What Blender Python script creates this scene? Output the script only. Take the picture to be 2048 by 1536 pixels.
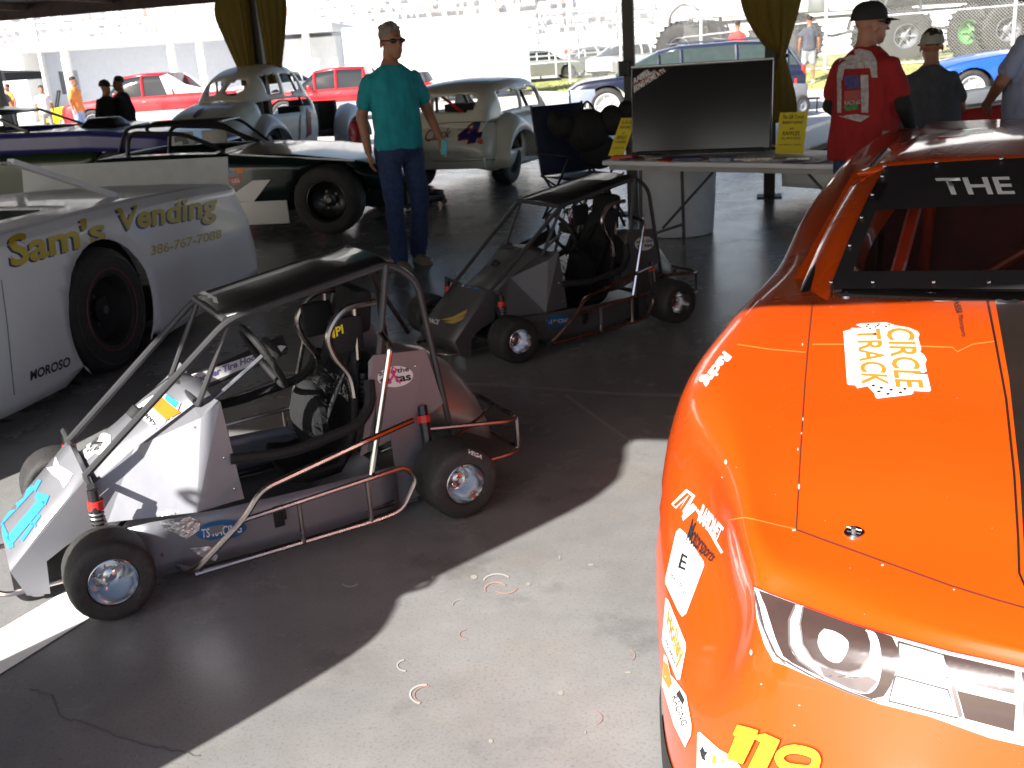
import bpy, bmesh, math, random
from mathutils import Vector, Matrix, noise
from mathutils.bvhtree import BVHTree
from mathutils.geometry import tessellate_polygon
random.seed(7)
R = math.radians
for o in list(bpy.data.objects):
    bpy.data.objects.remove(o)
SC = bpy.context.scene
COL = SC.collection
# ------------------------------------------------------------------ camera
EYE = Vector((0, 0, 1.55)); PITCH = R(18); ROLL = R(4); FPX = 2050.0
FW = Vector((0, math.cos(PITCH), -math.sin(PITCH)))
_r = Vector((1, 0, 0)); _u = _r.cross(FW)
RT = math.cos(ROLL) * _r - math.sin(ROLL) * _u
UP = math.sin(ROLL) * _r + math.cos(ROLL) * _u
cd = bpy.data.cameras.new('camera'); cam = bpy.data.objects.new('camera', cd); COL.objects.link(cam)
cam.matrix_world = Matrix(((RT.x, UP.x, -FW.x, EYE.x), (RT.y, UP.y, -FW.y, EYE.y), (RT.z, UP.z, -FW.z, EYE.z), (0, 0, 0, 1)))
cd.sensor_width = 36; cd.lens = 36 * FPX / 2048; cd.clip_start = 0.05; cd.clip_end = 900
cd.dof.use_dof = True; cd.dof.focus_distance = 2.0; cd.dof.aperture_fstop = 11
SC.camera = cam
SC.render.resolution_x = 1024; SC.render.resolution_y = 768
# ------------------------------------------------------------------ light
SUN_EL = R(35); SUN_H = Vector((-0.70, -0.714, 0)).normalized()
w = bpy.data.worlds.new('World'); SC.world = w; w.use_nodes = True
nt = w.node_tree; bg = nt.nodes['Background']; sk = nt.nodes.new('ShaderNodeTexSky')
sk.sky_type = 'NISHITA'; sk.sun_disc = False; sk.sun_elevation = SUN_EL
sk.sun_rotation = math.atan2(SUN_H.x, SUN_H.y) % (2 * math.pi); sk.dust_density = 2.0
nt.links.new(sk.outputs[0], bg.inputs[0]); bg.inputs[1].default_value = 0.078
sl = bpy.data.lights.new('sun', 'SUN'); sl.energy = 5.0; sl.angle = R(0.5); sl.color = (1, 0.97, 0.92)
sun = bpy.data.objects.new('sun', sl); COL.objects.link(sun)
sd = -(SUN_H * math.cos(SUN_EL) + Vector((0, 0, math.sin(SUN_EL))))
sun.rotation_euler = sd.to_track_quat('-Z', 'Y').to_euler()
SC.view_settings.view_transform = 'Standard'; SC.view_settings.look = 'None'
SC.view_settings.gamma = 1; SC.view_settings.exposure = 1.36
SC.view_settings.use_curve_mapping = False

# ------------------------------------------------------------------ pixel geometry of the photo (2048x1536)
def ray(x, y): return (FW + (x - 1024) / FPX * RT - (y - 768) / FPX * UP).normalized()
def G(x, y, z=0.0):
    d = ray(x, y); return EYE + d * ((z - EYE.z) / d.z)
def AY(x, y, Y):
    d = ray(x, y); return EYE + d * (Y / d.y)

# ------------------------------------------------------------------ materials
MATS = {}
def mat(name, col, rough=0.5, metal=0.0, var=0.12, scale=8.0, bump=0.0, bscale=60.0, coat=0.0, emit=0.0, spec=0.5, trans=0.0, rvar=0.0, alpha=1.0, dirt=0.0):
    if name in MATS: return MATS[name]
    m = bpy.data.materials.new(name); m.use_nodes = True; n = m.node_tree.nodes; l = m.node_tree.links
    b = n['Principled BSDF']
    tc = n.new('ShaderNodeTexCoord')
    nz = n.new('ShaderNodeTexNoise'); nz.inputs['Scale'].default_value = scale; nz.inputs['Detail'].default_value = 6
    l.new(tc.outputs['Object'], nz.inputs['Vector'])
    if var > 0:
        mr = n.new('ShaderNodeMapRange'); mr.inputs[1].default_value = 0.3; mr.inputs[2].default_value = 0.7
        mr.inputs[3].default_value = 1 - var; mr.inputs[4].default_value = 1 + var
        l.new(nz.outputs['Fac'], mr.inputs[0])
        mx = n.new('ShaderNodeVectorMath'); mx.operation = 'SCALE'; mx.inputs[0].default_value = col[:3]
        l.new(mr.outputs[0], mx.inputs['Scale']); last = mx.outputs[0]
        if dirt > 0:
            n2 = n.new('ShaderNodeTexNoise'); n2.inputs['Scale'].default_value = scale * 5; n2.inputs['Detail'].default_value = 8
            l.new(tc.outputs['Object'], n2.inputs['Vector'])
            m2 = n.new('ShaderNodeMapRange'); m2.inputs[1].default_value = 0.52; m2.inputs[2].default_value = 0.72
            m2.inputs[3].default_value = 0; m2.inputs[4].default_value = dirt; l.new(n2.outputs['Fac'], m2.inputs[0])
            mm = n.new('ShaderNodeMix'); mm.data_type = 'RGBA'; l.new(m2.outputs[0], mm.inputs[0]); l.new(last, mm.inputs[6])
            mm.inputs[7].default_value = (0.10, 0.085, 0.07, 1); last = mm.outputs[2]
        l.new(last, b.inputs['Base Color'])
    else:
        b.inputs['Base Color'].default_value = (*col[:3], 1)
    b.inputs['Roughness'].default_value = rough; b.inputs['Metallic'].default_value = metal
    if rvar > 0:
        r2 = n.new('ShaderNodeMapRange'); r2.inputs[1].default_value = 0.3; r2.inputs[2].default_value = 0.7
        r2.inputs[3].default_value = max(0.02, rough - rvar); r2.inputs[4].default_value = rough + rvar
        l.new(nz.outputs['Fac'], r2.inputs[0]); l.new(r2.outputs[0], b.inputs['Roughness'])
    b.inputs['Specular IOR Level'].default_value = spec; b.inputs['Coat Weight'].default_value = coat
    b.inputs['Coat Roughness'].default_value = 0.06
    b.inputs['Transmission Weight'].default_value = trans; b.inputs['Alpha'].default_value = alpha
    if emit: b.inputs['Emission Color'].default_value = (*col[:3], 1); b.inputs['Emission Strength'].default_value = emit
    if bump > 0:
        nb = n.new('ShaderNodeTexNoise'); nb.inputs['Scale'].default_value = bscale; nb.inputs['Detail'].default_value = 4
        l.new(tc.outputs['Object'], nb.inputs['Vector'])
        bp = n.new('ShaderNodeBump'); bp.inputs['Strength'].default_value = bump; bp.inputs['Distance'].default_value = 0.01
        l.new(nb.outputs['Fac'], bp.inputs['Height']); l.new(bp.outputs[0], b.inputs['Normal'])
    MATS[name] = m; return m

M_rubber = mat('rubber', (0.030, 0.028, 0.028), 0.7, var=0.25, bump=0.3, bscale=120, dirt=0.25)
M_black = mat('black paint', (0.012, 0.012, 0.013), 0.35, var=0.2, coat=0.2)
M_tube = mat('satin black tube', (0.045, 0.044, 0.045), 0.36, var=.15)
M_blackm = mat('black matt', (0.015, 0.014, 0.014), 0.75, var=0.3)
M_chrome = mat('polished metal', (0.60, 0.60, 0.61), 0.16, 1.0, var=0.06, rvar=0.06)
M_steel = mat('nickel tube', (0.42, 0.36, 0.33), 0.28, 1.0, var=0.12, rvar=0.08)
M_alu = mat('aluminium sheet', (0.26, 0.26, 0.285), 0.48, 0.45, var=0.06, scale=4, bump=0.25, bscale=6, rvar=0.07)
M_alud = mat('worn aluminium', (0.30, 0.30, 0.31), 0.4, 0.9, var=0.2, scale=12, rvar=0.1)
M_white = mat('white paint', (0.72, 0.72, 0.71), 0.4, var=0.04, scale=3, coat=0.2)
M_sw = mat('white vinyl', (0.80, 0.80, 0.80), 0.4, var=0.03)
M_sk = mat('black vinyl', (0.02, 0.02, 0.022), 0.4, var=0.1)
M_syel = mat('yellow vinyl', (0.85, 0.68, 0.02), 0.4, var=0.05)
M_sred = mat('red vinyl', (0.65, 0.03, 0.02), 0.4, var=0.05)
M_sblue = mat('blue vinyl', (0.04, 0.27, 0.75), 0.45, var=0.1)
M_sor = mat('orange vinyl', (0.90, 0.20, 0.02), 0.4, var=0.05)
M_grey = mat('grey vinyl', (0.30, 0.29, 0.29), 0.5, var=0.1)
M_dgrey = mat('dark grey', (0.06, 0.06, 0.062), 0.5, var=0.15)
M_glass = mat('tinted glass', (0.02, 0.022, 0.025), 0.05, var=0, spec=0.6)
M_skin = mat('skin', (0.32, 0.14, 0.085), 0.5, var=0.12, scale=20)
M_denim = mat('denim', (0.025, 0.045, 0.12), 0.85, var=0.25, scale=30, bump=0.3, bscale=200)

# ------------------------------------------------------------------ objects
def tag(o, label=None, cat=None, group=None, kind=None):
    if label: o['label'] = label
    if cat: o['category'] = cat
    if group: o['group'] = group
    if kind: o['kind'] = kind
    return o
def thing(name, label, cat, loc=(0, 0, 0), rz=0.0, group=None):
    o = bpy.data.objects.new(name, None); o.empty_display_size = 0.2; COL.objects.link(o)
    o.location = loc; o.rotation_euler = (0, 0, rz)
    return tag(o, label, cat, group)
def basis(o):
    return Matrix.LocRotScale(o.location, o.rotation_euler, o.scale)
def wmat(o):
    m = basis(o)
    while o.parent: o = o.parent; m = basis(o) @ m
    return m
def copy_tree(o, parent=None):
    c = o.copy(); COL.objects.link(c); c.parent = parent
    for ch in list(o.children): copy_tree(ch, c)
    return c

class MB:
    def __init__(s): s.v = []; s.f = []; s.mi = []; s.cur = 0
    def add(s, vs, fs):
        k = len(s.v); s.v += [Vector(p) for p in vs]
        s.f += [tuple(i + k for i in f) for f in fs]; s.mi += [s.cur] * len(fs); return s
    def box(s, c, sz, rot=None, taper=1.0):
        c = Vector(c); h = Vector(sz) / 2; m = rot or Matrix.Identity(3)
        vs = []
        for z in (-1, 1):
            k = taper if z > 0 else 1
            for x, y in ((-1, -1), (1, -1), (1, 1), (-1, 1)): vs.append(c + m @ Vector((x * h.x * k, y * h.y * k, z * h.z)))
        return s.add(vs, [(3, 2, 1, 0), (4, 5, 6, 7), (0, 1, 5, 4), (1, 2, 6, 5), (2, 3, 7, 6), (3, 0, 4, 7)])
    def bar(s, p, q, wd, th):
        p = Vector(p); q = Vector(q); d = (q - p); L = d.length
        rot = d.to_track_quat('X', 'Z').to_matrix()
        return s.box((p + q) / 2, (L, wd, th), rot)
    def tube(s, pts, r, n=8, cap=True, closed=False):
        pts = [Vector(p) for p in pts]; N = len(pts)
        rr = r if isinstance(r, (list, tuple)) else [r] * N
        vs = []; prev = None
        for i, p in enumerate(pts):
            a = pts[(i - 1) % N] if (i > 0 or closed) else p
            b = pts[(i + 1) % N] if (i < N - 1 or closed) else p
            t = (b - a).normalized()
            if prev is None:
                ref = Vector((0, 0, 1)) if abs(t.z) < 0.9 else Vector((1, 0, 0)); x = t.cross(ref).normalized()
            else: x = (prev - t * prev.dot(t)).normalized()
            prev = x; y = t.cross(x)
            for k in range(n):
                an = 2 * math.pi * k / n; vs.append(p + (x * math.cos(an) + y * math.sin(an)) * rr[i])
        fs = []
        for i in range(N if closed else N - 1):
            j = (i + 1) % N
            for k in range(n):
                k2 = (k + 1) % n; fs.append((i * n + k, i * n + k2, j * n + k2, j * n + k))
        if cap and not closed: fs += [tuple(range(n - 1, -1, -1)), tuple((N - 1) * n + k for k in range(n))]
        return s.add(vs, fs)
    def cyl(s, p, q, r0, r1=None, n=16): return s.tube([p, q], [r0, r0 if r1 is None else r1], n)
    def lathe(s, prof, o=(0, 0, 0), ax=(0, 0, 1), n=24, arc=1.0):
        o = Vector(o); ax = Vector(ax).normalized(); ref = Vector((0, 0, 1)) if abs(ax.z) < 0.9 else Vector((1, 0, 0))
        x = ax.cross(ref).normalized(); y = ax.cross(x); vs = []; m = len(prof)
        for k in range(n):
            a = 2 * math.pi * k / n
            for r, h in prof: vs.append(o + ax * h + (x * math.cos(a) + y * math.sin(a)) * r)
        fs = [((k * m + i), (k * m + i + 1), (((k + 1) % n) * m + i + 1), (((k + 1) % n) * m + i)) for k in range(n) for i in range(m - 1)]
        return s.add(vs, fs)
    def grid(s, rows, closed=False):
        n = len(rows[0]); vs = [p for r in rows for p in r]
        fs = [(i * n + j, i * n + (j + 1) % n, (i + 1) * n + (j + 1) % n, (i + 1) * n + j) for i in range(len(rows) - 1) for j in range(n if closed else n - 1)]
        return s.add(vs, fs)
    def prism(s, poly, ext):
        poly = [Vector(p) for p in poly]; ext = Vector(ext); n = len(poly)
        return s.add(poly + [p + ext for p in poly], [tuple(range(n))[::-1], tuple(range(n, 2 * n))] + [(i, (i + 1) % n, (i + 1) % n + n, i + n) for i in range(n)])
    def poly(s, pts): return s.add(pts, [tuple(range(len(pts)))])
    def ell(s, c, r, n=16, m=10, rot=None):
        c = Vector(c); rot = rot or Matrix.Identity(3)
        if not isinstance(r, (list, tuple)): r = (r, r, r)
        rows = []
        for i in range(m + 1):
            t = math.pi * i / m; rows.append([c + rot @ Vector((r[0] * math.sin(t) * math.cos(2 * math.pi * k / n), r[1] * math.sin(t) * math.sin(2 * math.pi * k / n), r[2] * math.cos(t))) for k in range(n)])
        return s.grid(rows, True)
    def obj(s, name, m, parent=None, smooth=35, bevel=0, solid=0, sub=0, label=None):
        me = bpy.data.meshes.new(name); me.from_pydata([tuple(v) for v in s.v], [], s.f)
        ms = m if isinstance(m, (list, tuple)) else [m]
        for x in ms: me.materials.append(x)
        if len(ms) > 1: me.polygons.foreach_set('material_index', s.mi)
        bm = bmesh.new(); bm.from_mesh(me); bmesh.ops.remove_doubles(bm, verts=bm.verts, dist=1e-5)
        bmesh.ops.recalc_face_normals(bm, faces=bm.faces)
        if bevel: bmesh.ops.bevel(bm, geom=[e for e in bm.edges if len(e.link_faces) == 2 and e.calc_face_angle(0) > R(40)], offset=bevel, segments=2, affect='EDGES', profile=0.5, clamp_overlap=True)
        bm.to_mesh(me); bm.free()
        o = bpy.data.objects.new(name, me); COL.objects.link(o); o.parent = parent
        if solid:
            md = o.modifiers.new('solid', 'SOLIDIFY'); md.thickness = solid; md.offset = -1
        if sub:
            md = o.modifiers.new('sub', 'SUBSURF'); md.levels = sub; md.render_levels = sub
        if smooth:
            me.polygons.foreach_set('use_smooth', [True] * len(me.polygons))
            if smooth < 180: me.set_sharp_from_angle(angle=R(smooth))
        if label: o['label'] = label
        return o

def bake(o):
    """evaluate modifiers into plain mesh data"""
    dg = bpy.context.evaluated_depsgraph_get(); me = bpy.data.meshes.new_from_object(o.evaluated_get(dg)); o.modifiers.clear(); o.data = me; return o

def cr(pts, n=8, closed=False):
    """catmull rom through points"""
    pts = [Vector(p) for p in pts]; out = []; N = len(pts)
    for i in range(N if closed else N - 1):
        g = (lambda k: pts[k % N]) if closed else (lambda k: pts[min(max(k, 0), N - 1)])
        a, b, c, d = g(i - 1), g(i), g(i + 1), g(i + 2)
        for k in range(n):
            t = k / n; out.append(0.5 * ((2 * b) + (c - a) * t + (2 * a - 5 * b + 4 * c - d) * t * t + (3 * b - a - 3 * c + d) * t ** 3))
    if not closed: out.append(pts[-1])
    return out
def bend(pts, r=0.04, n=4):
    """polyline with rounded corners"""
    pts = [Vector(p) for p in pts]; out = [pts[0]]
    for i in range(1, len(pts) - 1):
        a, b, c = pts[i - 1], pts[i], pts[i + 1]; q = min(r, (a - b).length * .45, (c - b).length * .45)
        p0 = b + (a - b).normalized() * q; p1 = b + (c - b).normalized() * q
        for k in range(n + 1):
            t = k / n; out.append(p0 * (1 - t) ** 2 + b * 2 * t * (1 - t) + p1 * t * t)
    out.append(pts[-1]); return out

# ---- lettering and decals
TXT = {}
def text2d(s, bold=0.0, shear=0.0):
    key = (s, bold, shear)
    if key in TXT: return TXT[key]
    c = bpy.data.curves.new('t', 'FONT'); c.body = s; c.size = 1; c.offset = bold; c.shear = shear; c.resolution_u = 3
    o = bpy.data.objects.new('t', c); COL.objects.link(o)
    dg = bpy.context.evaluated_depsgraph_get(); dg.update(); me = bpy.data.meshes.new_from_object(o.evaluated_get(dg))
    vs = [Vector((v.co.x, v.co.y)) for v in me.vertices]; fs = [tuple(p.vertices) for p in me.polygons]
    bpy.data.objects.remove(o)
    x0 = min(v.x for v in vs); x1 = max(v.x for v in vs); y0 = min(v.y for v in vs); y1 = max(v.y for v in vs)
    vs = [Vector(((v.x - x0) / (x1 - x0), (v.y - y0) / (y1 - y0))) for v in vs]
    TXT[key] = (vs, fs); return TXT[key]
def quadmap(q, u, v):
    """q = bottom left, bottom right, top right, top left"""
    a, b, c, d = [Vector(p) for p in q]
    return a * (1 - u) * (1 - v) + b * u * (1 - v) + c * u * v + d * (1 - u) * v
def text3d(name, s, quad, m, parent=None, bold=0.0, shear=0.0, label=None):
    vs, fs = text2d(s, bold, shear); mb = MB(); mb.add([quadmap(quad, v.x, v.y) for v in vs], fs)
    return mb.obj(name, m, parent, smooth=0, label=label)
def tree_of(objs):
    vs = []; fs = []
    for o in objs:
        M = wmat(o); k = len(vs); vs += [M @ v.co for v in o.data.vertices]; fs += [tuple(i + k for i in p.vertices) for p in o.data.polygons]
    return BVHTree.FromPolygons(vs, fs)
def decal(name, m, parent, bvh, polys=(), texts=(), off=0.002, step=18.0, label=None, strokes=()):
    """flat print laid on a real surface: outlines given on the photo are carried onto the surface they lie on"""
    n_in = len(polys) + len(texts) + len(strokes); stuff = name in ('stone_chip', 'checker_squares')
    if n_in > 1 and not stuff:
        for pl in polys: decal(name, m, parent, bvh, [pl], (), off, step, label)
        for tx in texts: decal(name, m, parent, bvh, (), [tx], off, step, label)
        for sk_ in strokes: decal(name, m, parent, bvh, (), (), off, step, label, [sk_])
        return
    bm = bmesh.new()
    for pl in polys:
        tri = tessellate_polygon([[Vector((x, y, 0)) for x, y in pl]]); vv = [bm.verts.new((x, y, 0)) for x, y in pl]
        for t in tri:
            try: bm.faces.new([vv[i] for i in t])
            except ValueError: pass
    for (s, quad, bold, shear) in texts:
        vs, fs = text2d(s, bold, shear); vv = [bm.verts.new((*quadmap(quad, v.x, v.y)[:2], 0)) for v in vs]
        for f in fs:
            try: bm.faces.new([vv[i] for i in f])
            except ValueError: pass
    for pts, wd in strokes:
        pts = [Vector((x, y, 0)) for x, y in pts]; L = []; Rr = []
        for i, p in enumerate(pts):
            t = (pts[min(i + 1, len(pts) - 1)] - pts[max(i - 1, 0)]).normalized(); nn = Vector((-t.y, t.x, 0)) * wd / 2
            L.append(bm.verts.new(p + nn)); Rr.append(bm.verts.new(p - nn))
        for i in range(len(pts) - 1): bm.faces.new((L[i], L[i + 1], Rr[i + 1], Rr[i]))
    for _ in range(7):
        es = [e for e in bm.edges if e.calc_length() > step]
        if not es: break
        bmesh.ops.subdivide_edges(bm, edges=es, cuts=1)
        bmesh.ops.triangulate(bm, faces=[f for f in bm.faces if len(f.verts) > 3], quad_method='BEAUTY', ngon_method='BEAUTY')
    M = wmat(parent).inverted() if parent else Matrix.Identity(4); bad = []
    for v in bm.verts:
        d = ray(v.co.x, v.co.y); loc, nor, idx, dist = bvh.ray_cast(EYE, d)
        if loc is None: bad.append(v); continue
        if nor.dot(d) > 0: nor = -nor
        v.co = M @ (loc + nor * off)
    bmesh.ops.delete(bm, geom=bad, context='VERTS')
    # drop faces that bridge a depth break
    lim = [f for f in bm.faces if max(e.calc_length() for e in f.edges) > 0.25]
    bmesh.ops.delete(bm, geom=lim, context='FACES')
    me = bpy.data.meshes.new(name); bm.to_mesh(me); bm.free(); me.materials.append(m)
    me.polygons.foreach_set('use_smooth', [True] * len(me.polygons))
    o = bpy.data.objects.new(name, me); COL.objects.link(o); o.parent = parent
    if label: o['label'] = label
    if stuff: o['kind'] = 'stuff'
    return o
def circ(cx, cy, rx, ry, n=24, rot=0.0):
    c, s_ = math.cos(rot), math.sin(rot)
    return [(cx + rx * math.cos(a) * c - ry * math.sin(a) * s_, cy + rx * math.cos(a) * s_ + ry * math.sin(a) * c) for a in [2 * math.pi * k / n for k in range(n)]]

def wheel(parent, loc, ax, r, wd, rim, n=32, mr=None, tread='slick', hub=None, name='wheel', spokes=0, dish=0.5):
    """thing > wheel > tyre, rim ; ax points outward"""
    e = bpy.data.objects.new(name, None); COL.objects.link(e); e.parent = parent; e.location = loc
    ax = Vector(ax).normalized(); h = wd / 2
    t = MB(); t.lathe([(rim, h * .8), (rim * 1.06, h * .98), (r * .80, h * 1.02), (r * .93, h * .95), (r * .985, h * .78), (r, h * .4), (r * 1.003, 0), (r, -h * .4), (r * .985, -h * .78), (r * .93, -h * .95), (r * .8, -h), (rim, -h * .8)], (0, 0, 0), ax, n)
    t.obj('tyre', M_rubber, e, smooth=50)
    d = MB(); dd = h * (0.8 - dish)
    d.lathe([(rim * 1.03, h * .9), (rim * .97, h * .93), (rim * .93, h * .75), (rim * .86, h * .3 + dd * .5), (rim * .55, dd * .7), (rim * .33, dd), (rim * .33, dd + h * .25), (rim * .2, dd + h * .32), (0.0, dd + h * .32)], (0, 0, 0), ax, n)
    d.lathe([(rim * 1.03, -h * .9), (rim * .6, -h * .5), (0, -h * .5)], (0, 0, 0), ax, n)
    d.obj('rim', mr or M_chrome, e, smooth=40)
    ref = Vector((0, 0, 1)); x = ax.cross(ref).normalized(); y = ax.cross(x)
    hb = MB()
    for k in range(5):
        a = 2 * math.pi * k / 5; c = (x * math.cos(a) + y * math.sin(a)) * rim * .43 + ax * (dd * .85)
        hb.cyl(c, c + ax * h * .14, rim * .055, n=6)
    if spokes:
        for k in range(spokes):
            a = 2 * math.pi * k / spokes; c = (x * math.cos(a) + y * math.sin(a)); hb.bar(c * rim * .3 + ax * (dd + h * .12), c * rim * .95 + ax * h * .6, rim * .12, h * .12)
    hb.cyl(ax * (dd + h * .3), ax * (dd + h * .42), rim * .12, n=12)
    hb.obj('lug_nuts' if not spokes else 'spokes', hub or M_chrome, e, smooth=30)['kind'] = 'stuff'
    return e
# ================================================================== SETTING
def concrete(name, col, rough, speck=0.24, stain=0.28, rvar=0.06, bump=0.25, spec=0.5):
    m = bpy.data.materials.new(name); m.use_nodes = True; n = m.node_tree.nodes; l = m.node_tree.links; b = n['Principled BSDF']
    tc = n.new('ShaderNodeTexCoord')
    def nz(s, d, lo, hi, a, c):
        t = n.new('ShaderNodeTexNoise'); t.inputs['Scale'].default_value = s; t.inputs['Detail'].default_value = d; t.inputs['Roughness'].default_value = 0.65
        l.new(tc.outputs['Object'], t.inputs['Vector']); r = n.new('ShaderNodeMapRange')
        for i, x in enumerate((lo, hi, a, c)): r.inputs[i + 1].default_value = x
        l.new(t.outputs['Fac'], r.inputs[0]); return r.outputs[0], t
    a, _ = nz(0.7, 5, 0.3, 0.7, 1 - stain, 1 + stain * .6); c, _ = nz(9, 8, 0.3, 0.7, 1 - stain * .25, 1 + stain * .2)
    d, tt = nz(110, 3, 0.30, 0.48, 1 - speck, 1.0); e, _ = nz(36, 6, 0.62, 0.80, 1.0, 1 - speck * .35)
    def mul(p, q):
        k = n.new('ShaderNodeMath'); k.operation = 'MULTIPLY'; l.new(p, k.inputs[0]); l.new(q, k.inputs[1]); return k.outputs[0]
    g, _ = nz(2.3, 5, 0.56, 0.72, 1.0, 1 - stain * 1.3); f = mul(mul(mul(a, c), mul(d, e)), g); v = n.new('ShaderNodeVectorMath'); v.operation = 'SCALE'; v.inputs[0].default_value = col
    l.new(f, v.inputs['Scale']); 
    tn, _ = nz(1.6, 4, 0.5, 0.7, 0.0, 0.35); mx = n.new('ShaderNodeMix'); mx.data_type = 'RGBA'; l.new(tn, mx.inputs[0]); l.new(v.outputs[0], mx.inputs[6])
    v2 = n.new('ShaderNodeVectorMath'); v2.operation = 'MULTIPLY'; l.new(v.outputs[0], v2.inputs[0]); v2.inputs[1].default_value = (1.08, .96, .8); l.new(v2.outputs[0], mx.inputs[7])
    l.new(mx.outputs[2], b.inputs['Base Color'])
    r, _ = nz(2.2, 6, 0.3, 0.7, rough - rvar, rough + rvar); l.new(r, b.inputs['Roughness']); b.inputs['Specular IOR Level'].default_value = spec
    bp = n.new('ShaderNodeBump'); bp.inputs['Strength'].default_value = bump; bp.inputs['Distance'].default_value = 0.004; l.new(tt.outputs['Fac'], bp.inputs['Height']); l.new(bp.outputs[0], b.inputs['Normal'])
    return m
M_floor = concrete('sealed concrete', (0.235, 0.231, 0.228), 0.26, rvar=0.04, bump=0.12)
M_pave = concrete('bleached pavement', (0.56, 0.54, 0.50), 0.8, speck=.15, stain=.12)

RD = Vector((0.969, -0.247, 0)); RN = Vector((0.247, 0.969, 0))      # roof edge direction, and across
RE = Vector((-2.05, 1.16, 0))                                        # a point under the near roof edge
def RP(a, b, z): return RE + RD * a + RN * b + Vector((0, 0, z))
ZR = 2.70; DEPTH = 16.2
fl = MB(); fl.poly([RP(-16, -6, 0), RP(12, -6, 0), RP(12, DEPTH + .2, 0), RP(-16, DEPTH + .2, 0)])
floor = fl.obj('floor', M_floor); tag(floor, kind='structure')
gr = MB(); gr.poly([(-260, -60, -.012), (260, -60, -.012), (260, 420, -.012), (-260, 420, -.012)])
tag(gr.obj('pavement', M_pave), kind='structure')
# floor marks: joint line, crack, scuffs
FB = tree_of([floor])
M_crack = mat('crack filler', (0.12, 0.115, 0.11), 0.9)
M_joint = mat('joint sealant', (0.30, 0.285, 0.26), 0.7)
def wig(pts, a=4, n=5):
    rr = random.Random(3); out = []
    for p, q in zip(pts, pts[1:]):
        for k in range(n): out.append((p[0] + (q[0] - p[0]) * k / n + rr.uniform(-a, a), p[1] + (q[1] - p[1]) * k / n + rr.uniform(-a, a)))
    return out + [pts[-1]]
decal('floor_crack', M_crack, floor, FB, strokes=[(wig([(60, 1378), (100, 1392), (125, 1440), (190, 1450), (230, 1475), (300, 1490), (360, 1505), (400, 1512)]), 2.4)], off=.002)
decal('floor_joint', M_joint, floor, FB, strokes=[([(560, 745), (800, 764), (1000, 771), (1120, 780), (1230, 788), (1370, 792)], 5)], off=.002)
decal('floor_joint', M_joint, floor, FB, strokes=[([(1130, 790), (1180, 826), (1230, 862), (1262, 884)], 5)], off=.0025)
M_scuf = mat('chalk scuff', (0.36, 0.34, 0.32), 0.8); M_scr = mat('faded red chalk', (0.33, 0.2, 0.175), 0.8); M_scuf2 = mat('pale stain', (0.29, 0.265, 0.23), .7)
for (x, y, r, a0, a1, wd, mm) in [(850, 1390, 24, 110, 280, 4, M_scuf), (856, 1391, 22, 120, 280, 2, M_scr), (812, 1332, 14, 90, 260, 3, M_scuf), (995, 1168, 24, 200, 330, 3, M_scuf), (992, 1180, 18, 160, 330, 3, M_scr),
        (1010, 1172, 20, 20, 150, 3, M_scr), (935, 1270, 13, 90, 260, 2, M_scr), (1182, 1437, 18, -80, 70, 2, M_scr), (1250, 1312, 16, -60, 60, 2, M_scr), (1308, 1208, 14, -80, 60, 2, M_scr), (925, 1212, 16, 180, 300, 2, M_scuf2), (700, 1163, 14, 30, 160, 3, M_scuf)]:
    pts = [(x + r * 1.25 * math.cos(R(t)), y + r * .8 * math.sin(R(t))) for t in range(a0, a1, 12)]
    decal('chalk_scuff', mm, floor, FB, strokes=[(pts, wd)], off=.002)
rr = random.Random(5)
for k in range(9):
    x, y = rr.uniform(860, 1280), rr.uniform(1060, 1500)
    decal('pale_stain', M_scuf2, floor, FB, polys=[circ(x, y, rr.uniform(2, 7), rr.uniform(2, 5), 9)], off=.0015)
# parking lines
M_line = mat('white line paint', (0.83, 0.82, 0.78), 0.6, var=.06, scale=20)
lA, lB, lC, lD = G(0, 1351), G(195, 1218), G(240, 1130), G(0, 1261); ld = (lB - lA).normalized(); ld = (ld + (lC - lD).normalized()).normalized()
wv = (lD - lA) - ld * (lD - lA).dot(ld); b = MB(); zz = Vector((0, 0, .004)); b.poly([lA - ld * 3.2 + zz, lA + ld * .75 + zz, lA + ld * .75 + wv + zz, lA - ld * 3.2 + wv + zz])
tag(b.obj('parking_line', M_line, smooth=0), kind='structure')
# brake dust blotches near the karts

# --- roof
M_roof = mat('dark roof boards', (0.055, 0.032, 0.025), 0.8, var=.3)
M_beam = mat('roof timber', (0.16, 0.10, 0.065), 0.75, var=.25)
rf = MB()
rf.add([RP(-16, 0, ZR + .18), RP(9.6, 0, ZR + .18), RP(9.6, DEPTH, ZR + .18), RP(-16, DEPTH, ZR + .18), RP(-16, 0, ZR + .32), RP(9.6, 0, ZR + .32), RP(9.6, DEPTH, ZR + .32), RP(-16, DEPTH, ZR + .32)],
       [(0, 1, 2, 3), (4, 5, 6, 7), (0, 1, 5, 4), (1, 2, 6, 5), (2, 3, 7, 6), (3, 0, 4, 7)])
roof = rf.obj('roof', M_roof, smooth=0); tag(roof, kind='structure')
me_b = None
def roof_piece(name, p, q, wd, th, m):
    b = MB(); b.bar(p, q, wd, th); o = b.obj(name, m, roof, smooth=0); return o
for b in (0.1, DEPTH - .1): roof_piece('fascia_beam', RP(-16, b, ZR + .085), RP(9.6, b, ZR + .05), .1, .27, M_roof)
for b in (5.4, 10.8): roof_piece('girder', RP(-16, b, ZR + .07), RP(9.6, b, ZR + .07), .14, .22, M_roof)
for i in range(0, 15): roof_piece('joist', RP(-15.5 + i * 1.75, .2, ZR + .12), RP(-15.5 + i * 1.75, DEPTH - .2, ZR + .12), .06, .11, M_beam)
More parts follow.
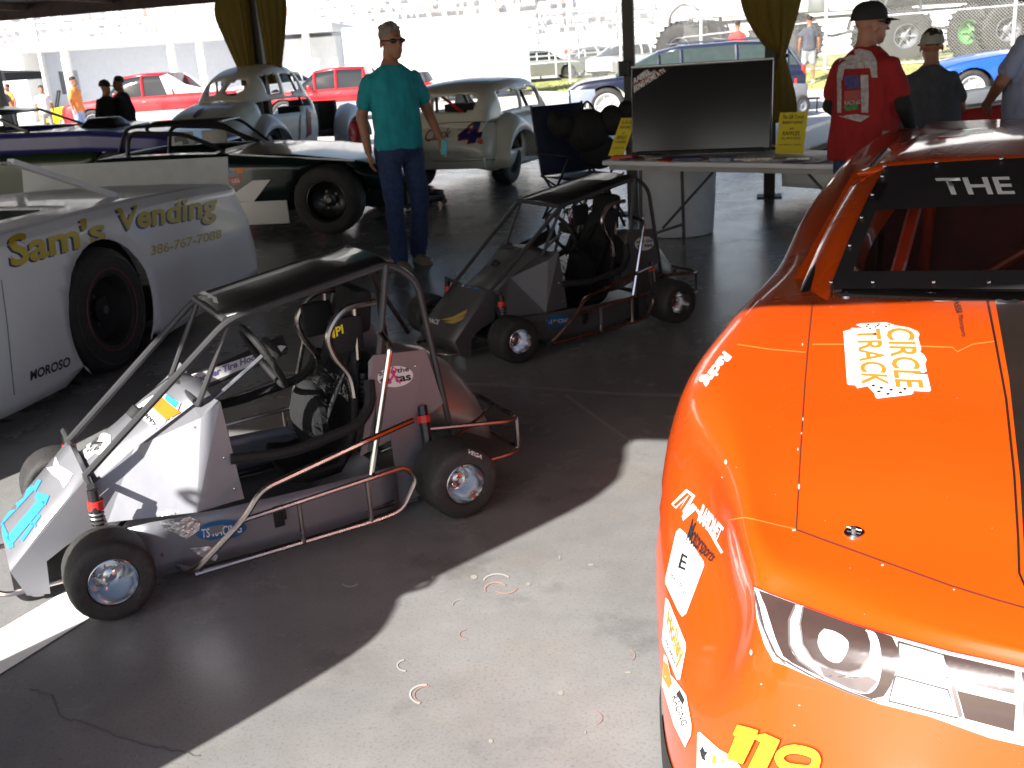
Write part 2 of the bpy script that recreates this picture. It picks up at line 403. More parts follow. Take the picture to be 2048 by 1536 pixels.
# near fascia banner edge: jagged trim that throws the ragged shadow
# --- posts with tied curtains
M_post = mat('dark post paint', (0.05, 0.047, 0.043), 0.55, var=.15)
M_cur = mat('mustard mesh curtain', (0.155, 0.105, 0.010), 0.85, var=.14, scale=70, bump=.5, bscale=250)
def post(x, y, label, curtain=None, size=.11, rz=-.25):
    t = thing('roof_post', label, 'post', (x, y, 0), rz, 'posts carrying the roof')
    b = MB(); b.box((0, 0, ZR / 2 - .015), (size, size, ZR - .04)); b.obj('shaft', M_post, t, smooth=0, bevel=.006)
    b = MB(); b.box((0, 0, .006), (size * 2.2, size * 2.2, .012)); b.obj('base_plate', M_post, t, smooth=0)
    return t
def curtain(x, y, label, prof, rz=0.0, depth=.14, seed=1, hgt=ZR - .02, rope=1.3):
    """prof: (z, left, right) half widths seen across local x"""
    t = thing('curtain', label, 'curtain', (x, y, 0), rz, 'mustard curtains tied round posts')
    rr = random.Random(seed); ph = [rr.uniform(0, 6.28) for _ in range(8)]
    pts = cr([Vector((a, b, c)) for a, b, c in prof], 6)
    rows = []; n = 72
    for p in pts:
        z, L, Rr = p; row = []
        for k in range(n):
            th = 2 * math.pi * k / n; cx, sy = math.cos(th), math.sin(th); w_ = Rr if cx > 0 else L
            am = .02 + .06 * min(1, (L + Rr) / .7); pl = 1 + am * (math.sin(th * 14 + ph[0] + .8 * z) + .6 * math.sin(th * 25 + ph[1] - z) + .3 * math.sin(th * 37 + 2 * z)) * 1.3
            row.append(Vector((cx * w_ * pl, sy * min(depth, w_ + .03) * pl, z)))
        rows.append(row)
    b = MB(); b.grid(rows, True); b.obj('cloth', M_cur, t, smooth=60)
    b = MB(); z, L, Rr = min(prof, key=lambda q: abs(q[0] - rope)); b.tube([(Rr * 1.2 * math.cos(a) if math.cos(a) > 0 else L * 1.2 * math.cos(a), (depth * .6) * math.sin(a), rope + .01 * math.sin(2 * a)) for a in [2 * math.pi * k / 20 for k in range(20)]], .012, 6, closed=True)
    b.obj('tie_cord', M_black, t)
    return t
pA = AY(1262, 240, 9.7); post(pA.x, pA.y, 'bare dark roof post standing just left of the television', size=.1)
pb = MB(); pb.box((0, 0, 0), (.09, .08, .13)); o = pb.obj('outlet_box', M_black, None, bevel=.006, smooth=0); q = AY(1246, 137, 9.62); o.location = q; tag(o, 'small black outlet box fixed on the bare post beside the television', 'outlet box')
pB = AY(1540, 240, 10.2); post(pB.x, pB.y, 'dark roof post inside the curtain right of the television')
curtain(pB.x + .05, pB.y, 'long mustard curtain tied round the post right of the television', [(.72, .16, .20), (.95, .12, .18), (1.15, .06, .13), (1.3, .02, .09), (1.36, .045, .09), (1.5, .16, .13), (1.75, .28, .2), (2.1, .33, .27), (2.68, .38, .36)], depth=.13, seed=2, rope=1.33)
pC = AY(520, 110, 17.3); post(pC.x, pC.y, 'far dark roof post above the white coupe', size=.13)
curtain(pC.x - .17, pC.y - .1, 'left half of the short mustard curtain above the white coupe', [(1.3, .16, .1), (1.5, .17, .1), (1.9, .28, .11), (2.35, .40, .12), (2.62, .36, .12)], depth=.1, seed=3, rope=1.5)
curtain(pC.x + .2, pC.y - .1, 'right half of the short mustard curtain above the white coupe', [(1.3, .10, .12), (1.5, .10, .13), (1.9, .1, .22), (2.35, .12, .30), (2.66, .12, .32)], depth=.1, seed=4, rope=1.5)
pD = Vector((-2.235, 1.27, 0)); post(pD.x, pD.y, 'near roof post left of the camera')
curtain(pD.x, pD.y, 'wide mustard curtain tied round the near post', [(.12, .35, .36), (.5, .36, .37), (.9, .33, .37), (1.2, .36, .37), (1.42, .39, .36), (1.52, .38, .335), (1.6, .37, .28), (1.66, .36, .245), (1.9, .36, .26), (2.3, .37, .28), (2.44, .33, .23), (2.55, .18, .12), (2.68, .08, .08)], rz=math.atan2(-.7, .714), depth=.16, seed=5, rope=1.72)
for a, b, lb in ((-8, .3, 'dark roof post at the near eave, left of the wide mustard curtain'), (8.6, .3, 'dark roof post at the near eave, right of the orange race car'), (-11, DEPTH - .3, 'dark roof post at the far eave, left of the white building'), (9.2, DEPTH - .3, 'dark roof post at the far right corner of the shelter'), (-8.5, 8, 'dark inner roof post left of the vending race car'), (9.2, 8, 'dark inner roof post at the right side of the shelter')):
    p = RP(a, b, 0); post(p.x, p.y, lb)
# ================================================================== ORANGE RACE CAR
def paint(name, col, flake=0.0):
    return mat(name, col, 0.30, var=.05, scale=2, coat=.8, rvar=.06, bump=.10, bscale=2.6)
M_or = paint('orange race paint', (0.56, 0.064, 0.003))
AX_T = Vector((math.sin(R(26)), math.cos(R(26)), 0)); AX_U = Vector((math.cos(R(26)), -math.sin(R(26)), 0)); L0 = 0.23
car = thing('race_car', 'orange stock car with black centre stripe, number 119 and painted headlights', 'race car', tuple(AX_U * L0), 0)
car.rotation_euler = (0, 0, -R(26))
# local frame: x across (left in picture negative), y to the rear, z up
# columns: key -> bottom(u,t,z) mid crest seam centre
K = [
 ((0, 1.42, .10), (0, 1.36, .32), (0, 1.39, .60), (0, 1.43, .675), (0, 1.44, .68), (0, 1.45, .685)),
 ((-.28, 1.43, .10), (-.28, 1.37, .32), (-.28, 1.41, .60), (-.26, 1.46, .67), (-.18, 1.47, .685), (0, 1.48, .695)),
 ((-.56, 1.52, .10), (-.55, 1.45, .32), (-.52, 1.48, .58), (-.49, 1.54, .66), (-.36, 1.55, .69), (0, 1.55, .71)),
 ((-.74, 1.68, .10), (-.70, 1.60, .34), (-.60, 1.63, .55), (-.575, 1.62, .685), (-.47, 1.66, .70), (0, 1.66, .73)),
 ((-.86, 1.98, .10), (-.84, 1.92, .36), (-.735, 1.93, .58), (-.68, 1.90, .72), (-.55, 1.90, .735), (0, 1.90, .765)),
 ((-.965, 2.40, .10), (-.975, 2.36, .36), (-.935, 2.34, .62), (-.84, 2.32, .765), (-.585, 2.30, .775), (0, 2.3, .80)),
 ((-.98, 2.90, .10), (-.99, 2.88, .40), (-.95, 2.88, .66), (-.86, 2.86, .80), (-.60, 2.84, .815), (0, 2.84, .85)),
 ((-.96, 3.60, .10), (-.97, 3.60, .40), (-.945, 3.60, .66), (-.88, 3.60, .80), (-.70, 3.6, .83), (-.6, 3.6, .70)),
 ((-.97, 4.25, .10), (-.985, 4.25, .42), (-.97, 4.25, .72), (-.90, 4.25, .88), (-.72, 4.25, .90), (-.6, 4.25, .85)),
 ((-.96, 5.00, .12), (-.985, 5.00, .42), (-.97, 5.00, .78), (-.88, 5.0, .955), (-.70, 5.0, .97), (-.4, 5.0, .98)),
 ((-.94, 5.70, .14), (-.96, 5.70, .42), (-.94, 5.70, .80), (-.86, 5.7, .97), (-.68, 5.7, .985), (0, 5.7, 1.0)),
 ((-.88, 6.25, .18), (-.90, 6.27, .42), (-.88, 6.28, .80), (-.82, 6.25, .97), (-.66, 6.25, .99), (0, 6.25, 1.0)),
]
NR = len(K[0]); curves = [cr([k[r] for k in K], 8) for r in range(NR)]
NS = len(curves[0])
def section(i, side):
    pts = cr([curves[r][i] for r in range(NR)], 6)
    return [Vector((p.x * side, p.y, p.z)) for p in pts]
cut = next(i for i in range(NS) if curves[3][i].y > 2.92)
def body_rows(a, b, full):
    rows = []
    for i in range(a, b):
        L = section(i, 1); Rr = section(i, -1)
        if full: rows.append(L + Rr[::-1][1:])
        else: rows.append(L)
    return rows
# wheel openings cut from the lofted skin
WF, WR_ = (2.40, .27), (5.02, .33)
def in_arch(p):
    for (t, r) in (WF, WR_):
        if abs(p.x) > .6 and (p.y - t) ** 2 + (p.z - .26) ** 2 < r * r: return True
    return False
def skin(rows, name, m, **kw):
    b = MB(); b.grid(rows)
    b.f = [f for f in b.f if not in_arch(sum((b.v[i] for i in f), Vector()) / len(f))]; b.mi = [0] * len(b.f)
    return b.obj(name, m, car, smooth=50, **kw)
front = skin(body_rows(0, cut + 1, True), 'front_body', M_or)
sideL = skin(body_rows(cut, NS, False), 'side_panel', M_or)
rows = [[Vector((-p.x, p.y, p.z)) for p in r] for r in body_rows(cut, NS, False)]
skin(rows, 'side_panel', M_or)
# tail deck and rear face
dk = MB(); dk.grid([[Vector((x, y, z + .01 * (1 - x * x))) for x in (-.62, -.3, 0, .3, .62)] for y, z in ((4.75, .955), (5.3, .985), (5.9, 1.0), (6.3, 1.01))])
dk.obj('rear_deck', M_or, car, solid=.01)
dk = MB(); dk.box((0, 6.26, .6), (1.7, .03, .76)); dk.obj('tail_panel', M_black, car)
fr = MB()
for s in (-1, 1):
    fr.lathe([(.29, 0), (.29, .25)], (s * .86, 2.40, .27), (-s, 0, 0), 40); fr.lathe([(.34, 0), (.34, .25)], (s * .88, 5.02, .30), (-s, 0, 0), 40)
fr.box((0, 4.1, .13), (1.6, 3.9, .03)); fr.obj('chassis_floor', M_blackm, car)
for s, lab in ((-1, None), (1, None)):
    wheel(car, (s * .76, 2.40, .27), (s, 0, 0), .27, .22, .17, mr=M_black, hub=M_black)
    wheel(car, (s * .82, 5.02, .30), (s, 0, 0), .30, .24, .19, mr=M_black, hub=M_black)
# front valance lip
lp = MB(); pts = [Vector((p.x, p.y - .01, .10)) for p in curves[0] if p.y < 2.0]
full = [Vector((-p.x, p.y, p.z)) for p in pts[::-1]][:-1] + pts
rowsl = [[p + Vector((0, 0, .035)) for p in full], [p + Vector((0, -.015, 0)) for p in full], [p + Vector((0, -.01, -.06)) for p in full], [p + Vector((0, .05, -.06)) for p in full]]
lp.grid(rowsl); lp.obj('front_lip', M_blackm, car)

# ---- greenhouse
M_in = mat('dark cabin sheet', (0.10, 0.010, 0.006), 0.6, var=.3)
wsb = [Vector(p) for p in ((-.65, 2.98, .835), (-.30, 2.90, .865), (0, 2.885, .875), (.30, 2.90, .865), (.65, 2.98, .835))]
wst = [Vector(p) for p in ((-.585, 3.74, 1.085), (-.29, 3.67, 1.11), (0, 3.655, 1.118), (.29, 3.67, 1.11), (.585, 3.74, 1.085))]
wsbC = cr(wsb, 5); wstC = cr(wst, 5)
def wsrow(f): return [a.lerp(b, f) + Vector((0, 0, .028 * math.sin(math.pi * f))) for a, b in zip(wsbC, wstC)]
M_ws = mat('polycarbonate', (0.04, 0.02, 0.02), 0.07, var=0, trans=0.0, alpha=0.22)
b = MB(); b.grid([wsrow(f / 10) for f in range(11)]); ws = b.obj('windshield', M_ws, car, smooth=180)
# red surround frame: cowl panel, pillars, header
def strip(r0, r1, name, m, out=0.004, parent=car, th=.012):
    b = MB(); b.grid([r0, r1]); return b.obj(name, m, parent, smooth=60, solid=th)
def ext(f, e): # point on windshield plane beyond edges, e metres outboard
    r = wsrow(f); d0 = (r[0] - r[1]).normalized(); d1 = (r[-1] - r[-2]).normalized()
    return r[0] + d0 * e, r[-1] + d1 * e
for side in (0, 1):
    inner = [wsrow(f / 10)[0 if side == 0 else -1] for f in range(-1, 12)]
    outer = [ext(f / 10, .105)[side] + Vector((0, .03, -.03)) for f in range(-1, 12)]
    far = [ext(f / 10, .115)[side] + Vector((0, .09, -.05)) for f in range(-1, 12)]
    b = MB(); b.grid([inner, outer, far]); b.obj('windshield_pillar', M_or, car, smooth=60, solid=.012)
top = wsrow(1.0); roofrows = [[p + Vector((0, -.02, -.004)) for p in top]]
exL, exR = ext(1.0, .10)
def rrow(y, w_, ze, zc):
    n = len(top); return [Vector((-w_ + 2 * w_ * k / (n - 1), y + (.05 * (abs(-1 + 2 * k / (n - 1))) ** 2 if y < 4 else 0), ze + (zc - ze) * (1 - abs(-1 + 2 * k / (n - 1)) ** 3))) for k in range(n)]
rows = [[exL + Vector((0, 0, -.012))] + [p for p in top] + [exR + Vector((0, 0, -.012))]]
for (y, w_, ze, zc) in ((3.76, .61, 1.095, 1.12), (3.95, .61, 1.10, 1.128), (4.3, .595, 1.10, 1.13), (4.7, .57, 1.09, 1.125), (4.9, .55, 1.08, 1.105)):
    r = rrow(y, w_, ze, zc); rows.append([r[0] + Vector((-.05, 0, -.045))] + r + [r[-1] + Vector((.05, 0, -.045))])
b = MB(); b.grid(rows); roofo = b.obj('roof_panel', M_or, car, smooth=60, solid=.012)
# rear pillars
for s in (-1, 1):
    b = MB(); b.grid([[Vector((s * .63, 4.55, 1.03)), Vector((s * .61, 4.92, 1.03))], [Vector((s * .74, 4.75, .96)), Vector((s * .70, 5.75, 1.0))]]); b.obj('sail_panel', M_or, car, solid=.012)
    b = MB(); b.tube(bend([(s * .73, 3.02, .80), (s * .665, 3.80, 1.04), (s * .65, 4.5, 1.06), (s * .74, 4.85, .96)], .1), .02, 10); b.obj('window_rail', M_black, car)
    b = MB(); b.bar((s * .77, 3.15, .80), (s * .68, 3.85, 1.055), .04, .02); b.obj('side_window_trim', M_or, car)
# interior
b = MB(); b.box((0, 3.2, .55), (1.35, .03, .55)); b.box((0, 4.5, .6), (1.3, .03, .6)); b.box((0, 3.85, .3), (1.5, 1.4, .03)); b.box((-.69, 3.85, .55), (.02, 1.4, .5)); b.box((.69, 3.85, .55), (.02, 1.4, .5)); b.obj('cabin_tub', M_in, car)
b = MB(); b.box((0, 3.12, .80), (1.25, .3, .06)); b.obj('dashboard', M_blackm, car, bevel=.01)
M_cage = mat('orange cage tube', (0.36, 0.025, 0.004), .35, coat=.3)
for pts in ([(-.56, 3.1, .5), (-.5, 3.3, .8), (-.46, 3.78, 1.08)], [(.56, 3.1, .5), (.5, 3.3, .8), (.46, 3.78, 1.08)], [(-.46, 3.78, 1.08), (.46, 3.78, 1.08)], [(-.46, 3.78, 1.08), (-.46, 4.4, 1.1), (-.5, 4.4, .3)], [(.46, 3.78, 1.08), (.46, 4.4, 1.1), (.5, 4.4, .3)], [(-.46, 4.4, 1.1), (.46, 4.4, 1.1)], [(-.5, 4.4, .4), (.46, 4.4, 1.1)], [(-.10, 3.15, .78), (.02, 3.78, 1.08)], [(.08, 3.15, .8), (.32, 3.75, 1.08)], [(-.6, 3.2, .62), (-.6, 4.4, .62)], [(.6, 3.2, .62), (.6, 4.4, .62)]):
    b = MB(); b.tube(bend(pts, .08), .022, 10); b.obj('cage_tube', M_cage, car)
b = MB(); b.box((.32, 3.95, .45), (.42, .42, .14)); b.box((.32, 4.18, .72), (.44, .1, .5)); b.obj('racing_seat', M_blackm, car, bevel=.03)
b = MB(); b.tube([(.32 + .17 * math.cos(a), 3.5 + .06 * math.sin(a), .78 + .16 * math.sin(a)) for a in [2 * math.pi * k / 24 for k in range(24)]], .014, 8, closed=True); b.obj('steering_wheel', M_blackm, car)
# ---- prints on the bodywork (outlines carried onto the real surface)
BB = tree_of([front, sideL]); WSB = tree_of([ws])
M_stripe = mat('black stripe paint', (0.018, 0.012, 0.010), .3, coat=.5, var=.1)
def D(name, m, polys=(), texts=(), strokes=(), off=.002, tgt=None, **k): return decal(name, m, car, tgt or BB, polys, texts, off, 16, strokes=strokes, **k)
D('hood_stripe', M_stripe, [[(1985, 572), (2100, 572), (2330, 700), (2330, 1240), (2110, 1195), (2066, 1170), (2050, 1140), (2040, 960), (2018, 760)]], off=.0022)
D('stripe_pinline', M_stripe, strokes=[([(1969, 573), (1990, 680), (2012, 800), (2028, 950), (2036, 1080), (2038, 1148), (2052, 1180), (2110, 1205)], 4.5)], off=.0022)
M_gap = mat('panel gap', (0.10, 0.012, 0.004), .8, var=.1); M_chip = mat('paint chip', (0.62, 0.42, 0.34), .6)
D('hood_seam', M_gap, strokes=[([(1592, 1060), (1640, 1078), (1720, 1107), (1800, 1136), (1900, 1172), (1990, 1200), (2090, 1228), (2200, 1250)], 3.5), ([(1625, 603), (1617, 680), (1610, 760), (1604, 850), (1598, 950), (1592, 1062)], 2.2)], off=.0016)
M_edge = mat('worn orange edge', (0.8, 0.16, 0.03), .35)
D('fender_seam', M_edge, strokes=[([(1592, 1060), (1540, 1048), (1492, 1036), (1460, 1040)], 2.5), ([(1475, 690), (1540, 700), (1612, 706)], 3), ([(1625, 690), (1720, 690), (1905, 696), (1915, 705), (1945, 690), (1990, 684)], 3)], off=.0018)
rr = random.Random(11)
chips = [(1598, 975, 3, 8), (1605, 690, 2, 4), (1606, 840, 2, 5), (1603, 868, 2, 3), (1596, 900, 2, 4), (1588, 1062, 6, 3), (1765, 1132, 4, 3), (1908, 1181, 3, 2), (1504, 1305, 4, 8), (1524, 1368, 3, 2), (1453, 925, 4, 7), (1600, 1410, 3, 2), (1590, 1450, 3, 2), (1446, 955, 2, 2)]
chips += [(rr.uniform(1420, 2040), rr.uniform(640, 1530), rr.uniform(.6, 1.3), rr.uniform(.6, 1.1)) for _ in range(30)]
D('stone_chip', M_chip, [circ(x, y, a, b_, 7) for x, y, a, b_ in [(c[0], c[1], c[2] * .75, c[3] * .75) for c in chips]], off=.0019)
# headlight and grille art
M_art = mat('brown black airbrush', (0.05, 0.03, 0.026), .3, coat=.5, var=.12); M_artw = mat('white airbrush', (0.60, 0.60, 0.62), .3, coat=.5, var=.1, scale=20); M_artg = mat('grey airbrush', (0.15, 0.12, 0.12), .3, coat=.5, var=.3, scale=14); M_redl = mat('red pinstripe', (0.7, 0.02, 0.015), .35)
outl = [(1510, 1172), (1540, 1188), (1600, 1211), (1700, 1248), (1790, 1275), (1900, 1305), (1980, 1322), (2060, 1340), (2200, 1370), (2200, 1510), (2060, 1493), (1980, 1475), (1860, 1432), (1760, 1407), (1700, 1385), (1620, 1352), (1570, 1330), (1549, 1323), (1530, 1288), (1516, 1240)]
D('grille_art', M_artw, [outl], off=.002)
D('pinstripe', M_redl, strokes=[([(1510, 1172), (1540, 1187), (1600, 1210), (1700, 1247), (1790, 1274), (1900, 1304), (1980, 1321), (2060, 1339), (2200, 1369)], 3)], off=.0031)
D('headlight_art', M_art, [[(1519, 1181), (1600, 1212), (1740, 1259), (1785, 1275), (1797, 1300), (1797, 1330), (1783, 1370), (1768, 1392), (1745, 1397), (1700, 1380), (1640, 1352), (1585, 1325), (1568, 1312), (1552, 1275), (1533, 1215)],
    [(1887, 1309), (2030, 1342), (2030, 1388), (1912, 1362), (1903, 1355)], [(2042, 1344), (2200, 1378), (2200, 1425), (2050, 1394)], [(1914, 1380), (2032, 1408), (2028, 1462), (1930, 1436)], [(2052, 1412), (2200, 1444), (2200, 1495), (2056, 1472)]], off=.0028)
def sm(pts): return [(p.x, p.y) for p in cr([Vector((x, y, 0)) for x, y in pts], 4)]
def ringpoly(pts0, pts1): return sm(pts0) + sm(pts1)[::-1]
D('headlight_ring', M_artw, [ringpoly([(1592, 1212), (1580, 1240), (1582, 1290), (1600, 1320), (1650, 1355), (1700, 1378), (1735, 1386), (1755, 1372), (1764, 1340), (1762, 1300), (1752, 1270), (1733, 1262)],
    [(1608, 1214), (1602, 1250), (1608, 1290), (1628, 1318), (1665, 1338), (1700, 1344), (1722, 1338), (1738, 1318), (1742, 1290), (1738, 1275), (1736, 1268), (1732, 1264)])], off=.0036)
D('ring_shading', M_artg, strokes=[([(1592, 1214), (1580, 1242), (1582, 1290), (1600, 1320), (1650, 1356)], 4), ([(1608, 1216), (1602, 1250), (1608, 1290), (1628, 1318), (1665, 1338), (1700, 1344), (1722, 1338), (1738, 1318)], 4), ([(1512, 1182), (1524, 1240), (1548, 1300), (1574, 1328)], 3)], off=.0044)
D('headlight_bulb', M_artw, [sm([(1650, 1260), (1672, 1266), (1696, 1282), (1697, 1300), (1684, 1322), (1668, 1324), (1650, 1312), (1638, 1290), (1640, 1270), (1650, 1260)])[:-1]], off=.0036)
D('headlight_shade', M_artg, [[(1640, 1330), (1700, 1352), (1740, 1352), (1757, 1362), (1735, 1385), (1700, 1376), (1650, 1352)]], strokes=[([(1575, 1322), (1640, 1358), (1700, 1384), (1745, 1398)], 3), ([(1800, 1335), (1850, 1350), (1900, 1366)], 9), ([(1796, 1287), (1850, 1300), (1888, 1312)], 3), ([(1898, 1340), (1908, 1380), (1922, 1432)], 8), ([(2038, 1345), (2046, 1400), (2050, 1470)], 3)], off=.0042)
D('grille_shading', mat('dark airbrush edge', (.06, .045, .045), .35), strokes=[([(1797, 1286), (1888, 1312), (1899, 1356), (1800, 1330), (1797, 1286)], 3.5), ([(1792, 1350), (1896, 1378), (1916, 1434), (1779, 1400), (1792, 1350)], 3.5), ([(1515, 1190), (1532, 1260), (1556, 1312), (1620, 1348), (1700, 1382), (1760, 1403)], 2.5)], off=.0046)
# hood fastener discs
def disc_at(x, y, r, m, name, off=.003):
    loc, nor, i, d = BB.ray_cast(EYE, ray(x, y)); Mi = wmat(car).inverted(); p = Mi @ loc; nn = (Mi.to_3x3() @ nor).normalized(); nn = nn if nn.z > 0 else -nn
    b = MB(); b.lathe([(0, off + .002), (r * .85, off + .002), (r, off), (r, -.002)], p, nn, 20)
    o = b.obj(name, m, car); return p, nn
for x, y in ((1708, 1066), (1693, 592), (1861, 592), (2190, 1060)):
    p, nn = disc_at(x, y, .017, M_chrome, 'hood_pin')
    b = MB(); b.cyl(p, p + nn * .011, .0045, n=8); b.tube([p + nn * .009 + Vector((-.012, .004, 0)), p + nn * .009 + Vector((.014, -.003, 0))], .0014, 6); b.obj('pin_clip', M_alud, car)
# sponsor prints
W = lambda q: [(x * 260 / 2048 + 1640, y * 260 / 2048 + 620) for x, y in q]
D('sponsor_backing', M_sw, [W([(370, 350), (480, 320), (500, 295), (690, 300), (565, 245), (640, 225), (1040, 208), (1200, 258), (1400, 290), (1540, 350), (1570, 400), (1545, 450), (1595, 630), (1575, 675), (1640, 720), (1680, 800), (1655, 860), (1680, 980), (1640, 1000), (1420, 990), (1480, 1020), (1690, 1030), (1750, 1280), (1720, 1305), (1470, 1290), (1470, 1330), (1430, 1350), (900, 1410), (870, 1380), (860, 1330), (750, 1215), (590, 1248), (555, 1200), (450, 1195), (428, 1170)])], off=.0024)
def TQ(s, bl, br, tr, tl, bold=.02): return (s, W([bl, br, tr, tl]), bold, 0)
D('sponsor_word', M_sor, texts=[TQ('CIRCLE', (1030, 300), (1190, 1230), (1640, 1250), (1470, 300)), TQ('TRACK', (572, 325), (655, 1185), (1090, 1215), (945, 310))], off=.0032)
cks = []
for cx, cy in ((760, 245), (930, 238), (1090, 252), (735, 272), (905, 262), (1040, 280), (870, 285), (790, 312), (840, 1208), (965, 1245), (1120, 1275), (1335, 1262), (925, 1302), (1070, 1340), (1265, 1318)):
    s = 14 if cy < 400 else 20; cks.append(W([(cx - s * 2, cy - s * .2), (cx + s * .4, cy - s), (cx + s * 2, cy + s * .2), (cx - s * .3, cy + s)]))
D('checker_squares', M_sk, cks, off=.0032)
D('driver_word', M_sk, texts=[('BASSI', [(1903, 595), (1912, 627), (1925, 625), (1915, 593)], .01, 0), ('Motorsports', [(1912, 632), (1920, 676), (1934, 674), (1926, 630)], 0, .3)], off=.0026)
# nose and fender stickers
D('sticker_backing', M_sw, [[(1361, 1057), (1372, 1066), (1409, 1124), (1410, 1132), (1374, 1228), (1366, 1234), (1358, 1222), (1333, 1168), (1332, 1160), (1354, 1064)],
    [(1333, 1196), (1338, 1200), (1373, 1286), (1374, 1296), (1362, 1360), (1356, 1360), (1328, 1290), (1326, 1280)],
    [(1330, 1308), (1336, 1316), (1343, 1350), (1352, 1360), (1374, 1390), (1385, 1450), (1384, 1470), (1372, 1494), (1350, 1450), (1326, 1370)],
    [(1397, 1466), (1402, 1464), (1440, 1498), (1470, 1515), (1500, 1560), (1395, 1560)]], off=.0022)
D('sticker_print', M_sk, [[(1355, 1388), (1362, 1380), (1372, 1400), (1368, 1410)], [(1402, 1500), (1408, 1492), (1412, 1502), (1418, 1504), (1412, 1512), (1414, 1522), (1406, 1516)]], texts=[('E', [(1358, 1136), (1372, 1142), (1378, 1114), (1366, 1106)], .02, 0), ('Spark Plugs', [(1341, 1152), (1372, 1196), (1376, 1184), (1346, 1142)], 0, 0), ('RACING', [(1345, 1395), (1366, 1452), (1378, 1448), (1358, 1388)], .01, 0), ('Motorsports', [(1370, 1098), (1420, 1130), (1437, 1110), (1385, 1034)], .01, .3), ('PERFORMANCE', [(1331, 1285), (1354, 1340), (1358, 1330), (1335, 1276)], 0, 0)], off=.003)
D('sticker_print', M_sor, [[(1330, 1322), (1338, 1330), (1346, 1368), (1340, 1378), (1328, 1356)]], texts=[('Holley', [(1334, 1262), (1359, 1348), (1372, 1296), (1340, 1212)], .03, 0)], off=.003)
D('sticker_print', M_sw, texts=[('RAPIDNET', [(1396, 1042), (1438, 1082), (1450, 1056), (1408, 1008)], .04, 0), ('Racing', [(1443, 700), (1394, 764), (1419, 778), (1467, 712)], .05, .2)], strokes=[([(1396, 1020), (1446, 1106)], 5), ([(1349, 1013), (1378, 984), (1386, 990), (1368, 1020), (1366, 1036), (1392, 1012)], 13)], off=.0022)
D('sticker_print', M_or, strokes=[([(1351, 1012), (1378, 988), (1383, 992), (1365, 1020), (1365, 1032)], 6)], off=.003)
D('sticker_print', M_syel, [[(1428, 1508), (1436, 1512), (1434, 1528), (1426, 1524)], [(1444, 1516), (1450, 1518), (1446, 1530)]], off=.003)
ONE = [(1478, 1449), (1503, 1455), (1519, 1460), (1516, 1468), (1499, 1504), (1488, 1527), (1457, 1515), (1474, 1472), (1469, 1468)]
TWO = [(1517, 1469), (1533, 1466), (1562, 1479), (1559, 1486), (1535, 1536), (1527, 1552), (1494, 1540), (1500, 1532), (1524, 1483), (1510, 1475)]
NINE = [(1590, 1496), (1612, 1500), (1630, 1508), (1634, 1522), (1624, 1536), (1600, 1536), (1572, 1530), (1560, 1514), (1572, 1500), (1592, 1496)]
TAIL = [(1634, 1516), (1628, 1545), (1610, 1566), (1560, 1556)]
M_dro = mat('dark red outline', (.2, .01, .008), .4)
for q in (ONE, TWO): D('race_number_edge', M_dro, strokes=[(q + [q[0]], 5)], off=.0024)
D('race_number_edge', M_dro, strokes=[(sm(NINE), 22), (sm(TAIL), 22)], off=.0024)
D('race_number', M_syel, [ONE, TWO], off=.0036); D('race_number', M_syel, strokes=[(sm(NINE), 17), (sm(TAIL), 17)], off=.0036)
# windshield border, banner and rivets
def WD(name, m, polys=(), texts=(), strokes=(), off=.003): return decal(name, m, car, WSB, polys, texts, off, 16, strokes=strokes)
rowsb = wsrow(0.0)
b = MB(); b.grid([[p + Vector((0, -.003, .006)) for p in wsrow(f)] for f in (.52, .6, .7, .8, .9, 1.0)]); banner = b.obj('banner', M_sk, car, smooth=180)
b = MB(); b.grid([[p + Vector((0, -.003, .006)) for p in wsrow(f)] for f in (0, .05, .1)]); b.obj('border', M_sk, car, smooth=180)
for s in (0, 1):
    b = MB(); b.grid([[p + Vector((0, -.003, .006)) for p in (wsrow(f / 10)[:2] if s == 0 else wsrow(f / 10)[-2:])] for f in range(1, 9)]); b.obj('border', M_sk, car, smooth=180)
WB2 = tree_of([banner])
decal('banner_word', M_sw, car, WB2, (), [('THE CAR', [(1884, 391), (2216, 388), (2206, 350), (1870, 357)], .02, 0)], .002, 16)
rv = MB()
for f in (.02,): 
    for k in range(0, len(wsbC), 2):
        p = wsrow(.025)[k] + Vector((0, -.006, .012)); rv.ell(p, .006, 8, 5)
    for k in range(0, len(wsbC), 3):
        p = wsrow(.975)[k] + Vector((0, -.006, .012)); rv.ell(p, .006, 8, 5)
for f in (.25, .45, .65, .85):
    for k in (0, -1): rv.ell(wsrow(f)[k] + Vector((.012 if k == 0 else -.012, -.006, .012)), .006, 8, 5)
rv.obj('rivets', M_chrome, car)['kind'] = 'stuff'
